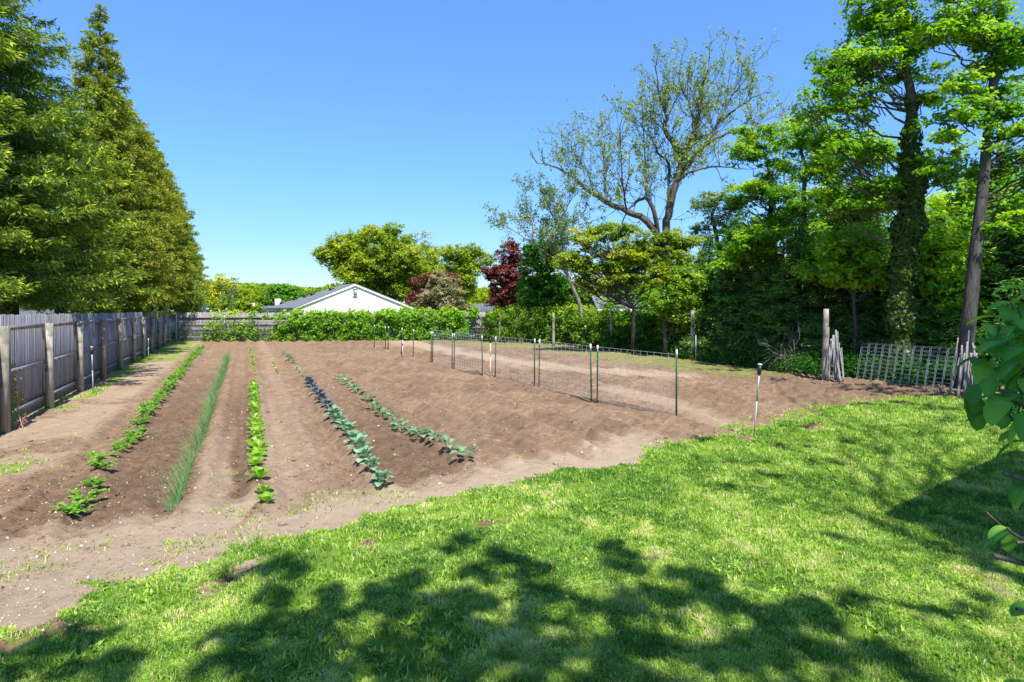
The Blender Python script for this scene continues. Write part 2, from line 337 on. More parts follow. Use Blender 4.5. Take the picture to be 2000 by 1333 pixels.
# ------------------------------------------------------------------ the ground
SLO = -.444                                                        # garden rows run along (-.444, 1)
def cc(X, Y): return X-SLO*Y
lawn_px = [(-500, 1330), (-200, 1225), (0, 1172), (130, 1140), (300, 1112), (430, 1085), (560, 1045), (640, 1030), (760, 990), (870, 972), (1000, 936), (1100, 915),
           (1240, 903), (1215, 888), (1290, 862), (1380, 850), (1440, 842), (1540, 815), (1620, 795), (1700, 782), (1800, 775), (1960, 770), (2150, 775), (2600, 800)]
edge = [tuple(G(*p)[:2]) for p in lawn_px]
lawnpoly = edge+[(60, 20), (60, -12), (-30, -12), (-30, 1)]
grassband = [tuple(G(*p)[:2]) for p in [(925, 672), (1040, 676), (1180, 690), (1330, 712), (1420, 722)]]
fenceX = lambda Y: -4.52-.444*Y
def masks(X, Y):
    n1 = fbm(X*1.1, Y*1.1, 5, 3); n2 = fbm(X*4, Y*4, 4, 9)
    d = segdist(X, Y, edge); inside = inpoly(X, Y, lawnpoly)
    sd = np.where(inside, d, -d)+(n1-.5)*.55+(n2-.5)*.55+(fbm(X*9, Y*9, 3, 19)-.5)*.3
    wide = 1+2.0*sstep(-.8, -3.5, X)                                # thin straggling edge at the left
    g = sstep(-.22*wide, .30*wide, sd)
    g = g*(1-.62*sstep(.44, .58, fbm(X*2.1, Y*2.1, 4, 133))*sstep(-1.2, -2.6, X)*sstep(1.6, .6, sd))
    g = g*(1-.75*sstep(.67, .75, fbm(X*1.7, Y*1.7, 4, 31))*sstep(2.4, .2, np.abs(sd)))
    g = np.where((n1 > .60) & (sd < 0) & (sd > -1.3) & (X < -1), .39, g)
    # weeds along the left fence, the strip beyond the trellis and the far left corner
    f = X-fenceX(Y)
    g = np.maximum(g, .56*sstep(1.6, .5, f+(n1-.5)*1.6)*sstep(11, 13, Y)*(.55+.6*sstep(.4, .6, n1)))
    g = np.maximum(g, .52*sstep(3.6, 1.2, f+(n1-.5)*2.5)*sstep(20, 25, Y))
    g = np.maximum(g, .5*sstep(.5, .58, n1)*sstep(2.3, 1.2, f)*sstep(13, 9, Y))
    gb = segdist(X, Y, grassband)
    g = np.maximum(g, .475*sstep(3.0, 1.4, gb+(n1-.5)*2))
    g = np.maximum(g, .53*sstep(36.6, 37.4, Y))
    g = np.maximum(g, .5*sstep(1.6, .1, np.abs(sd))*(X > 4)*sstep(.45, .6, n2+.1))
    # sand: worn path beside the lawn, the wheel track beyond the trellis, strips between rows
    sa = sstep(1.15, .35, -sd)*(sd < .5)*(1-sstep(1.8, 3.2, X))
    sa = np.maximum(sa, sstep(1.9, 1.1, -sd)*(X < -3.0)*(sd < .5))
    track = [tuple(G(*p)[:2]) for p in [(790, 668), (860, 682), (1000, 706), (1150, 724), (1300, 733)]]
    sa = np.maximum(sa, .75*sstep(1.3, .4, segdist(X, Y, track)+(n1-.5)*1.2))
    tr2 = [tuple(G(*p)[:2]) for p in [(1180, 760), (1330, 795), (1440, 835)]]
    sa = np.maximum(sa, .6*sstep(.6, .15, segdist(X, Y, tr2)+(n1-.5)*.6))
    c = cc(X, Y)+(n1-.5)*.35
    sa = np.maximum(sa, .62*sstep(2.3, 1.3, f+(n1-.5)*1.2)*sstep(8, 11, Y)*0+.7*sstep(-2.55, -3.0, c)*sstep(.3, .5, n1))
    sa = np.maximum(sa, .5*sstep(.18, .0, np.abs(c-.52)-.12)*sstep(20, 9, Y))      # beside the lettuces
    sa = np.maximum(sa, .55*sstep(.12, .0, np.abs(c+.42)-.16)*sstep(13, 8, Y))
    sa = np.maximum(sa, .25*sstep(.15, .0, np.abs(c-.95)-.15))
    dk = .75*sstep(.3, .0, np.abs(c+1.35)-.45)*sstep(26, 12, Y)      # fresh damp tilth between potatoes and scallions
    dk = np.maximum(dk, .8*sstep(.25, .0, np.abs(c+.1)-.22)*sstep(24, 10, Y))
    dk = np.maximum(dk, .75*sstep(.35, .0, np.abs(c-2.5)-.6)*sstep(22, 9, Y))
    dk = np.maximum(dk, .5*sstep(.35, .0, np.abs(c+2.5)-.35)*sstep(10, 7, Y))
    dk = np.maximum(dk, .45*sstep(.45, .6, n1)*(c > 3.2))
    dk = np.maximum(dk, .55*sstep(3.0, 1.2, segdist(X, Y, [tuple(G(*p)[:2]) for p in [(1360, 715), (1500, 735), (1640, 752), (1860, 770)]])))  # shade below the right-hand trees, painted into the soil colour
    return g, sa, dk*(1-sa)*sstep(5.3, 6.3, Y)
def height(X, Y, fine=True):
    g, sa, dk = masks(X, Y)
    c = cc(X, Y)+(fbm(X*.8, Y*.8, 3, 77)-.5)*.12
    plot = (1-sstep(.25, .6, g))*(1-.8*sstep(.4, .9, sa))
    fur = (.034+.02*sstep(3.4, 4, c))*np.cos((c-.21)*2*math.pi/.775)+(.014+.008*(c > 3.5))*np.cos((c-.1)*2*math.pi/.31)
    for rc in (-2.05, -.83, .2, 1.76, 3.29): fur = fur+.03*np.exp(-((c-rc)/.16)**2)-.022*np.exp(-((c-rc+.3)/.09)**2)
    z = .03*(fbm(X*.35, Y*.35, 3, 5)-.5)+fur*plot*sstep(-3, -2.4, c)
    if fine:
        cl = fbm(X*9, Y*9, 3, 41); cl2 = fbm(X*3.2, Y*3.2, 4, 55); cl3 = vn(X*26, Y*26, 91)
        z = z+plot*(.06*(1-.45*(c > 3.4))*(cl-.5)*(1.1-.5*sa)+.024*(cl2-.5)*(c < 3.4)+.012*(cl2-.5)+.014*(cl3-.5))
        z = z+(1-plot)*(.018*(cl-.5)+.03*(cl2-.5))
        z = z+.03*plot*sstep(.62, .8, cl2)*sstep(3.2, 5, c)
    return z
def gz(x, y): return float(height(np.array([x]), np.array([y]), False)[0])
def make_ground():
    nu, nvv = 1000, 620
    u = np.linspace(-1.35, 1.35, nu); inv = np.linspace(1/2.6, 1/44.0, nvv)
    U, I = np.meshgrid(u, inv); Y = 1/I; X = U*Y
    # widen close to the camera so that the patch has no narrow tip
    X = X+np.sign(U)*np.maximum(0, np.abs(U)-.9)*8
    g, sa, dk = masks(X, Y); Z = height(X, Y)
    V = np.stack([X, Y, Z], -1).reshape(-1, 3)
    i = np.arange(nvv-1)[:, None]*nu+np.arange(nu-1)[None, :]
    Fq = np.stack([i, i+1, i+nu+1, i+nu], -1).reshape(-1, 4)
    # skip outside fence? the ground simply runs on under it
    gf = g.reshape(-1); fm = gf[Fq].mean(1) > .5
    for name, sel in (('lawn', fm), ('soil_bed', ~fm)):
        Fs = Fq[sel]; used = np.unique(Fs); mp = np.full(len(V), -1); mp[used] = np.arange(len(used))
        b = MB(); b.add(V[used], mp[Fs]); o = b.build(name, M['ground'], smooth=True)
        for an, arr in (('grass', gf), ('sand', sa.reshape(-1)), ('dark', dk.reshape(-1))):
            a = o.data.attributes.new(an, 'FLOAT', 'POINT'); a.data.foreach_set('value', arr[used].astype(np.float32))
        tag(o, kind='structure')
        o['label'] = 'sunlit green lawn in front of the garden' if name == 'lawn' else 'tilled brown garden soil with furrows'
    b = MB(); b.add([[-900, -200, -.12], [900, -200, -.12], [900, 1500, -.12], [-900, 1500, -.12]], [[0, 1, 2, 3]])
    tag(b.build('ground', M['far']), 'grassy ground running out to the horizon', kind='structure')
make_ground()

# ------------------------------------------------------------------ leaves
def rand_dirs(n):
    v = rng.normal(size=(n, 3)); return v/np.linalg.norm(v, axis=1)[:, None]
def add_leaves(b, P, size, t, up=.6, aspect=.62, out=None, droop=0, tvar=.16):
    """leaf-shaped quads at the points P, facing roughly upwards/outwards"""
    n = len(P)
    if n == 0: return
    N = rand_dirs(n)*(1-up)+np.array([0, 0, up])
    if out is not None: N = N+out*.45
    N /= np.linalg.norm(N, axis=1)[:, None]+1e-9
    A = rand_dirs(n)
    if droop: A = A*(1-droop)+np.array([0, 0, -droop])
    A = A-N*np.sum(A*N, 1)[:, None]; A /= np.linalg.norm(A, axis=1)[:, None]+1e-9
    B = np.cross(N, A)
    s = (np.broadcast_to(size, (n,))*rng.uniform(.65, 1.3, n))[:, None]
    w = s*aspect*.5
    bend = N*s*.12
    v = np.stack([P-A*s*.5, P+B*w-A*s*.05+bend, P+A*s*.5, P-B*w-A*s*.05+bend], 1).reshape(-1, 3)
    f = np.arange(n*4).reshape(-1, 4)
    tt = np.clip(np.broadcast_to(t, (n,))+rng.normal(0, tvar, n), 0, 1)
    b.add(v, f, np.repeat(tt, 4))
def clump_points(c, r, n, flat=.7, sub=14):
    """ragged clump: sprays inside an ellipsoid, leaves gathered on each spray"""
    k = max(3, n//sub); d = rand_dirs(k)*(rng.uniform(.25, 1, k)**.5)[:, None]
    S = d*np.array([r, r, r*flat])
    idx = rng.integers(0, k, n)
    P = S[idx]+rng.normal(size=(n, 3))*np.array([r*.17, r*.17, r*.10])
    return P+c, d[idx], S+c

def curve(a, b, sag=.0, wig=.05, n=6, up=0):
    a, b = np.asarray(a, float), np.asarray(b, float); L = np.linalg.norm(b-a); t = np.linspace(0, 1, n)[:, None]
    p = a+(b-a)*t; p[:, 2] += (np.sin(t*math.pi)*(-sag*L))[:, 0]+(np.sin(t*math.pi)*up*L)[:, 0]
    p[1:-1] += rng.normal(size=(n-2, 3))*wig*L
    return p
def cluster_tree(name, label, cat, trunk, trad, crowns, mat, bark='bark', leaf=.14, nclump=60, cr=.9, per=260, flat=.65, t0=.45, up=.55, group=None, sides=8, aspect=.62, limb=.045, droop=0., gap=0., dense=1, toplight=.0, tspread=.12, twr=.008, limbp=.45):
    """trunk: polyline; crowns: list of (centre, (rx, ry, rz), weight)"""
    trunk = np.asarray(trunk, float); base = trunk[0].copy()
    root = empty(name, base); tag(root, label, cat, group)
    tb = MB(); tb.tube(trunk-base, np.linspace(trad, trad*.35, len(trunk)), sides, rough=.08)
    cb = MB(); ws = np.array([c[2] for c in crowns], float); ws /= ws.sum()
    A, Bp, ra, rb = [], [], [], []
    for k in range(nclump):
        c0, r0, _ = crowns[rng.choice(len(crowns), p=ws)]
        d = rand_dirs(1)[0]*rng.uniform(gap, 1)**.45
        c = np.asarray(c0)+d*np.asarray(r0)
        r = cr*rng.uniform(.6, 1.25)
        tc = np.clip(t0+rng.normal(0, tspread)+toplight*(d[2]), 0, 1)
        P, od, S = clump_points(c-base, r, int(per*rng.uniform(.6, 1.2)), flat)
        add_leaves(cb, P, leaf, tc, up, aspect, od, droop)
        # limb from the trunk to the clump
        low = trunk[:, 2] < c[2]+.3*r
        cand = trunk[low] if low.any() else trunk[:1]
        cand = cand[1:] if len(cand) > 2 else cand
        fine = np.concatenate([cand[q]+(cand[q+1]-cand[q])*np.linspace(0, 1, 9)[:, None] for q in range(len(cand)-1)]) if len(cand) > 1 else cand
        hd = np.hypot(fine[:, 0]-c[0], fine[:, 1]-c[1]); j = np.argmin(np.abs(fine[:, 2]-(c[2]-.75*hd))+.3*hd); a = fine[j]
        cu = curve(a, c, .0, .05, 6, up=-.06)-base
        L = np.linalg.norm(c-a); rr = np.linspace(min(limb, .011*L+.010), .010, 6)
        lo = 0 if rng.random() < limbp else 3
        for q in range(lo, 5): A.append(cu[q]); Bp.append(cu[q+1]); ra.append(rr[q]); rb.append(rr[q+1])
        m = min(len(S), 12)
        for q in range(m): A.append(cu[-1]-(cu[-1]-cu[-2])*rng.uniform(0, .8)); Bp.append(S[q]); ra.append(twr*1.3); rb.append(twr*.5)
    tb.segs(A, Bp, ra, rb, 5)
    tb.build('trunk', M[bark], root, smooth=True); cb.build('crown', mat, root)
    return root
def EL(px, py, rx, ry, Y, dy=None, w=None):
    """crown ellipsoid seen at (px,py) with radii in photo pixels at distance Y"""
    k = Y/F; return (W(px, py, Y), (rx*k, (dy if dy else rx*k*.8), ry*k), w if w else rx*ry)

def conifer_parts(Hh, Rr, z0=.6, tiers=46, per=7, mat='spruce', droop=.25, spray=.2, pw=.9, tip=.95, seed=0, cone=False, top_bare=.0, body=.3, dens=1.0, radfn=None, hang=.3, width=.30, azrange=None):
    tb = MB(); tb.tube(np.stack([np.zeros(8)+rng.normal(0, .02, 8), np.zeros(8), np.linspace(-.1, Hh, 8)], 1), np.linspace(Rr*.07+.05, .02, 8), 8, rough=.1)
    fb = MB(); A, B, ra, rb = [], [], [], []
    for z in np.linspace(z0, Hh*.985, tiers):
        u = (z-z0)/(Hh-z0)
        Lm = Rr*(radfn(u) if radfn else (1-u)**pw*(.85+.15*math.sin(u*9)))+.12
        k = max(3, int(per*(.5+.5*(1-u))*1.0))
        for q in range(k):
            az = rng.uniform(0, 2*math.pi) if azrange is None else rng.uniform(*azrange)
            L = Lm*rng.uniform(.62, 1.1)*(1.13 if rng.random() < .1 else 1); zz = z+rng.uniform(-.45, .45); drp = droop*rng.uniform(.4, 1.7)
            n = max(4, int(L/.28)); s = np.linspace(0, 1, n+1)
            dirh = np.array([math.cos(az), math.sin(az), 0])
            path = dirh*(L*s)[:, None]; path[:, 2] = zz+L*(.22*(u-.2)*s-drp*s**1.6+drp*.75*s**4)
            side = np.array([-dirh[1], dirh[0], 0])
            for j in range(n):
                A.append(path[j]); B.append(path[j+1]); r = .006+.012*L/3
                ra.append(r*(1-s[j]*.7)); rb.append(r*(1-s[j+1]*.7))
            s0 = body
            m = max(4, int(L*9*dens)); ss = rng.uniform(s0, 1, m)
            P0 = dirh*(L*ss)[:, None]; P0[:, 2] = zz+L*(.22*(u-.2)*ss-drp*ss**1.6+drp*.75*ss**4)
            tl = (.16+.34*(1-ss)+.1)*min(1, L/1.3)*rng.uniform(.6, 1.3, m); sg = rng.choice([-1, 1], m)
            td = side*sg[:, None]*rng.uniform(.5, 1, m)[:, None]+dirh*rng.uniform(.35, .9, m)[:, None]
            td[:, 2] = -hang*rng.uniform(.2, 1.5, m)+rng.normal(0, .45, m); td /= np.linalg.norm(td, axis=1)[:, None]
            P1 = P0+td*tl[:, None]
            for (a, bb) in zip(P0[::3], P1[::3]): A.append(a); B.append(bb); ra.append(.006); rb.append(.003)
            kk = 6
            for w in range(kk):
                e = (w+.5)/kk
                C = P0+(P1-P0)*e+rng.normal(0, .045, (m, 3)); C[:, 2] -= .03
                D = td+rng.normal(0, .28, (m, 3)); D /= np.linalg.norm(D, axis=1)[:, None]
                Nn = rng.normal(0, .9, (m, 3))+np.array([0, 0, .6]); Bv = np.cross(D, Nn); Bv /= np.linalg.norm(Bv, axis=1)[:, None]
                sz = (spray*rng.uniform(.6, 1.2, m))[:, None]; ww = sz*width
                v = np.stack([C-D*sz*.5, C+Bv*ww, C+D*sz*.5, C-Bv*ww], 1).reshape(-1, 3)
                outer = np.clip((ss-.55)/.45, 0, 1)*e
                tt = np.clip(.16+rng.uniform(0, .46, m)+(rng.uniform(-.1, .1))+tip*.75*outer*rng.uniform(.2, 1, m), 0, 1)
                fb.add(v, np.arange(m*4).reshape(-1, 4), np.repeat(tt, 4))
            if cone and u > .3 and rng.random() < .10:
                p = path[-1]; B2 = p+np.array([0, 0, -.14]); A.append(p); B.append(B2); ra.append(.018); rb.append(.01)
    tb.segs(A, B, ra, rb, 4)
    return tb, fb
def conifer(name, label, loc, group=None, mat='spruce', rz=0, bark='bark_dark', **kw):
    root = empty(name, loc, rz); tag(root, label, 'tree', group)
    tb, fb = conifer_parts(mat=mat, **kw)
    tb.build('trunk', M[bark], root); fb.build('crown', M[mat], root)
    return root

# ------------------------------------------------------------------ left row of conifers behind the fence
def behind(Y, off): return (fenceX(Y)-off*.914, Y-off*.406*0, -.05)
grpL = 'conifers in a row behind the left fence'
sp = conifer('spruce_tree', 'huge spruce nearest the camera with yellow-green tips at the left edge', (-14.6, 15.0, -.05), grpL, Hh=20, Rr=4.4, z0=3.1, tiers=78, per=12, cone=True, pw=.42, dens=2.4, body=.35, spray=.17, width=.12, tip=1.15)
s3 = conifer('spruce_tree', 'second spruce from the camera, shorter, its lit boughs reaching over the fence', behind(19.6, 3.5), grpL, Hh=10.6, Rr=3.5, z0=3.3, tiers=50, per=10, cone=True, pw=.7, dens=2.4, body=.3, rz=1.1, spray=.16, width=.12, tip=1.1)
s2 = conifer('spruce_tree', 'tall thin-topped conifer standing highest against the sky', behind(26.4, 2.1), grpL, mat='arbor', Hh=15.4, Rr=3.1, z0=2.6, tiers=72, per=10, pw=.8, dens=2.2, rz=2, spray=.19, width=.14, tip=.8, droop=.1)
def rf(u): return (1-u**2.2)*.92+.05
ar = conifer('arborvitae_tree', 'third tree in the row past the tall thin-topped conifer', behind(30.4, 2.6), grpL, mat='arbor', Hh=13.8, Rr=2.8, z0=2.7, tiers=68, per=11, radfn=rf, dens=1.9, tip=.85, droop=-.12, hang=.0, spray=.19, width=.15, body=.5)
labs = ['olive arborvitae fourth from the tall thin-topped conifer', 'olive arborvitae just before the far left fence corner', 'olive arborvitae standing just past the far fence corner', 'small olive arborvitae beyond the corner of both fences', 'far olive arborvitae before the last tree in the row', 'farthest arborvitae ending the row above the pale shrub']
ar['label'] = 'broad olive arborvitae right behind the tall thin-topped conifer'
for k, (Y, sc, rz) in enumerate([(34.0, .99, 1.), (38.0, 1.0, 2.2), (42.5, 1.0, 3.7), (48, .98, 5.), (54, .93, .6), (61, .82, 4.1)]):
    c = copy_tree(ar); c.location = behind(Y, 2.5); c.scale = (sc*1.02, sc*1.02, sc); c.rotation_euler = (0, 0, rz); c['label'] = labs[k]
c = copy_tree(s3); c.location = behind(13.0, 4.3); c.scale = (.85, .85, .66); c.rotation_euler = (0, 0, 3.0); c['label'] = 'young bright-tipped spruce low at the left edge behind the fence'
c = copy_tree(s3); c.location = behind(23.5, 3.0); c.scale = (.95, .95, .98); c.rotation_euler = (0, 0, 4.4); c['label'] = 'dark spruce half hidden among the olive arborvitaes'

# ------------------------------------------------------------------ board fence on the left
def board_run(parent, a, b, h0, h1, mat, bw=.095, z0=.04, thick=.018, lean=.006):
    a, b = np.asarray(a, float), np.asarray(b, float); L = np.linalg.norm(b-a); n = max(1, int(L/bw)); d = (b-a)/L
    rz = math.atan2(d[1], d[0]); m = MB()
    for k in range(n):
        s = (k+.5)/n; p = a+(b-a)*s; h = (h0+(h1-h0)*s)+random.uniform(-.018, .018)
        m.box((p[0]-a[0]+random.uniform(-.003, .003), p[1]-a[1]+random.uniform(-.003, .003), (h+z0)/2), (L/n*.955, thick, h-z0), rz, t=random.random(), tilt=(0, random.uniform(-lean, lean)))
    o = m.build('board_panel', mat, parent); o.location = Vector((a[0], a[1], 0)) - parent.location; return o
fY = [4.0, 6.1, 8.5, 10.9, 13.4, 15.9, 18.5, 21.0, 23.6, 25.8, 28.0, 30.2, 32.6, 35.6]
fl = empty('board_fence', (fenceX(13.4), 13.4, 0)); tag(fl, 'weathered grey board fence with light posts along the left side', 'fence')
fO = np.array([fenceX(13.4), 13.4, 0]); nrm = np.array([.914, .406, 0])
topb = lambda Y: 2.17-(Y-10)*.0145
for k, Y in enumerate(fY):
    p = np.array([fenceX(Y), Y, 0]); hp = topb(Y)-.20 if k not in (12, 11) else topb(Y)+.03
    if k == 13: continue
    m = MB(); w = .135
    tl = random.uniform(-.012, .012) if k != 12 else .05
    m.box((0, 0, hp/2), (w, w, hp), math.atan2(1, -.444), t=random.random(), tilt=(tl, random.uniform(-.01, .01)), taper=.96)
    o = m.build('post', M['post_tan'] if k in (6, 7) else M['post'], fl); o.location = Vector(p+nrm*.10-fO)
for k in range(len(fY)-1):
    a = np.array([fenceX(fY[k]), fY[k], 0]); b2 = np.array([fenceX(fY[k+1]), fY[k+1], 0])
    board_run(fl, a-nrm*.035, b2-nrm*.035, topb(fY[k]), topb(fY[k+1]), M['board'])
    d = (b2-a)/np.linalg.norm(b2-a)
    for fr in (.13, .50, .885):
        za, zb = topb(fY[k])*fr, topb(fY[k+1])*fr
        m = MB(); q0 = a+d*.075+nrm*.005; q1 = b2-d*.075+nrm*.005
        m.beam(np.array([0, 0, za]), q1-q0+np.array([0, 0, zb]), .06, .085, t=random.random())
        o = m.build('rail', M['rail'], fl); o.location = Vector(q0-fO)
# corner post
cp = empty('corner_post', G(325, 668)); tag(cp, 'tall dark wooden post at the far left fence corner', 'post')
m = MB(); m.tube([[0, 0, -.1], [.02, 0, 1], [.0, 0, 2.15]], [.14, .13, .12], 9, rough=.06); m.build('shaft', M['post'], cp)
m = MB(); m.tube([[0, 0, 2.15], [0, 0, 2.2]], [.15, .13], 9); m.build('cap', M['galv'], cp)

# ------------------------------------------------------------------ back fences
BA = np.array([-20.6, 36.7, 0]); BB = np.array([-1.6, 38.6, 0])
bf = empty('board_fence', BA); tag(bf, 'pale grey board fence across the back behind the chain link', 'fence')
nb = 8; bd = (BB-BA)/np.linalg.norm(BB-BA); bn = np.array([bd[1], -bd[0], 0])
for k in range(nb):
    a = BA+(BB-BA)*k/nb; b2 = BA+(BB-BA)*(k+1)/nb
    board_run(bf, a, b2, 1.74+.04*math.sin(k*2), 1.74+.04*math.sin(k*2+2), M['backboard'], bw=.12)
    for z in (.22, .72 if k else .70, 1.0, 1.42)[(0 if k == 0 else 1):]:
        m = MB(); m.beam([0, 0, z], b2-a+np.array([0, 0, z+.02]), .05, .09, t=random.random()*.5)
        o = m.build('rail', M['backboard'], bf); o.location = Vector(a+bn*.045-BA)
    m = MB(); m.box((0, 0, .9), (.11, .11, 1.8), math.atan2(bd[1], bd[0]), t=.3); o = m.build('post', M['backboard'], bf); o.location = Vector(a-bn*.09-BA)
cA = BA+bn*.5+bd*.2; cB = BA+bn*.5+bd*15.6
cf = empty('chain_link_fence', cA); tag(cf, 'silver chain link fence in front of the back board fence', 'fence')
CL = np.linalg.norm(cB-cA)
for s in (0.05, 2.85, 5.75, 8.7, 11.75, 14.6):
    m = MB(); m.tube([[0, 0, 0], [0, 0, 1.62]], .032, 8); m.tube([[0, 0, 1.62], [0, 0, 1.66]], [.04, .012], 8)
    o = m.build('post', M['galv'], cf); o.location = Vector(bd*s)
m = MB(); m.tube([[0, 0, 1.18], bd*CL*.5+[0, 0, 1.18], bd*CL+[0, 0, 1.2]], .024, 7); m.build('top_rail', M['galv'], cf)
A_, B_ = [], []; hh = 1.16; sp_ = .085
for s in np.arange(-hh, CL, sp_):
    for sg in (1, -1):
        s0, s1 = (s, s+hh) if sg > 0 else (s+hh, s)
        z0, z1 = 0.02, hh
        if min(s0, s1) < 0 or max(s0, s1) > CL: continue
        A_.append(bd*s0+[0, 0, z0]); B_.append(bd*s1+[0, 0, z1])
m = MB(); m.segs(A_, B_, .0032, .0032, 3); m.build('mesh', M['wire'], cf)

def leaf_wall(name, label, cat, segsL, mat, leaf=.13, dens=300, stems='bark', zfun=None, thick=.35, t0=.4, toptip=.35, holes=.0, kind=None, group=None):
    """climbing or clipped foliage: segsL = list of (a, b, height_a, height_b, z0, density 0..1)"""
    o0 = np.asarray(segsL[0][0], float); root = empty(name, o0); tag(root, label, cat, group)
    fb, st = MB(), MB()
    for (a, b, ha, hb, z0, de) in segsL:
        a, b = np.asarray(a, float), np.asarray(b, float); L = np.linalg.norm(b-a); d = (b-a)/L; nn = np.array([d[1], -d[0], 0])
        area = L*max(.1, (ha+hb)/2-z0); n = int(area*dens*de)
        k = max(2, int(area*24*de)); s = rng.uniform(0, 1, k); hz = ha+(hb-ha)*s
        zz = z0+(hz-z0)*rng.uniform(0, 1, k)**.9
        C = a+(b-a)*s[:, None]+nn*rng.normal(0, thick*.5, (k, 1)); C[:, 2] = zz
        idx = rng.integers(0, k, n); P = C[idx]+rng.normal(0, .11, (n, 3))
        frac = (P[:, 2]-z0)/(ha+1e-6-z0)
        P[:, 2] = np.maximum(P[:, 2], .03)
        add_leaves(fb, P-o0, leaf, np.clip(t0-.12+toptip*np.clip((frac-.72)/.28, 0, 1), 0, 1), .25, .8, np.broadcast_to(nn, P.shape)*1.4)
        for q in range(max(2, int(L*3.5))):
            s_ = rng.uniform(0, 1); p = a+(b-a)*s_; h = (ha+(hb-ha)*s_)*rng.uniform(.6, .95)
            cu = curve(p, p+d*rng.normal(0, .3)+[0, 0, h], 0, .05, 6)-o0
            st.tube(cu, np.linspace(.016, .005, 6), 4, cap=False)
            for e in range(3):
                j = rng.integers(1, 5); A2 = cu[j]; B2 = A2+rng.normal(0, .25, 3); st.segs([A2], [B2], .007, .003, 3)
    st.build('stems', M[stems], root); fb.build('foliage', mat, root)
    return root
def bp(px, off=.0, py=666):                # a point on the back fence line under photo column px
    u = (px-1000)/F; t = (u*BA[1]-BA[0])/((BB-BA)[0]-u*(BB-BA)[1]); return BA+(BB-BA)*t+bn*off
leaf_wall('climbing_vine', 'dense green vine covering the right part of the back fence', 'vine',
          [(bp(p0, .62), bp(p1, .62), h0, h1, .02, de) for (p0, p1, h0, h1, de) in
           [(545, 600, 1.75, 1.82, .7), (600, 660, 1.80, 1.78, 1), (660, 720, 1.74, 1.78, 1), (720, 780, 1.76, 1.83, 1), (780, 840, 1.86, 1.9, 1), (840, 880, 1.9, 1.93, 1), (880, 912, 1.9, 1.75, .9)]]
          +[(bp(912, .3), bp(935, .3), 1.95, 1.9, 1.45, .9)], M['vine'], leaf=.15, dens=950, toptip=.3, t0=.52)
for (p0, p1, h0, h1, z0, lab) in [(408, 452, 1.25, 1.1, .02, 'leafy vine bushing around the first silver fence post'), (456, 512, 1.2, 1.2, .02, 'leafy vine hanging beside the second silver fence post'), (418, 548, 1.95, 1.9, 1.5, 'vine trailing along the top of the back board fence')]:
    o = leaf_wall('climbing_vine', lab, 'vine', [(bp(p0, .65), bp((p0+p1)/2, .65), h0*.8, h0, z0, .8), (bp((p0+p1)/2, .65), bp(p1, .65), h1, h1*.75, z0, .62)], M['vine'], leaf=.14, dens=330, t0=.5)
leaf_wall('climbing_vine', 'thin vine strands climbing the boards between two silver posts', 'vine', [(bp(440, .65), bp(447, .65), 1.7, 1.7, .1, .8), (bp(492, .65), bp(500, .65), 1.85, 1.85, .1, 1), (bp(470, .6), bp(474, .6), 1.4, 1.4, .2, .6), (bp(516, .6), bp(545, .6), .65, .9, .02, .6)], M['vine'], leaf=.13, dens=300, t0=.5)
# hedge right of the old panel
hg = [(G(948, 667), G(1000, 668)), (G(1000, 668), G(1060, 670)), (G(1060, 670), G(1120, 673)), (G(1120, 673), G(1190, 678))]
hh_ = [(1.75, 2.1), (2.1, 1.95), (2.0, 2.1), (2.1, 1.9)]
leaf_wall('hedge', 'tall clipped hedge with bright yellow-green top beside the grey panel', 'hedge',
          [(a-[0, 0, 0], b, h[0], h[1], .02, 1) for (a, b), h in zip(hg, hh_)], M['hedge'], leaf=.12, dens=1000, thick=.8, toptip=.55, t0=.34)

# small plants in front of the panel
def leafstrip(b, base, az, L, Wd, p0, p1, n=5, cup=.25, t=.5, wob=0, curl=0, tipw=.25, prof=None, ruff=0):
    """one curved leaf: pitch goes from p0 to p1 along its length"""
    base = np.asarray(base, float); p = base.copy(); h = np.array([math.cos(az), math.sin(az), 0]); s = np.array([-h[1], h[0], 0]); vs = []
    for i in range(n+1):
        u = i/n; pit = p0+(p1-p0)*u
        d = h*math.cos(pit)+np.array([0, 0, math.sin(pit)]); nr = -h*math.sin(pit)+np.array([0, 0, math.cos(pit)])
        w = Wd*.5*(prof(u) if prof else math.sin(math.pi*min(1, (.12+.80*u)))**.7)
        if i == n: w *= tipw
        r1, r2 = (random.uniform(-ruff, ruff)*Wd for _ in range(2))
        vs += [p-s*w+nr*(w*cup+r1), p, p+s*w+nr*(w*cup+r2)]
        p = p+d*L/n
    tt_ = np.tile([max(0, t-.08), min(1, t+.22), max(0, t-.08)], n+1); f = []
    for i in range(n):
        a = i*3; f += [[a, a+1, a+4, a+3], [a+1, a+2, a+5, a+4]]
    b.add(vs, f, tt_)

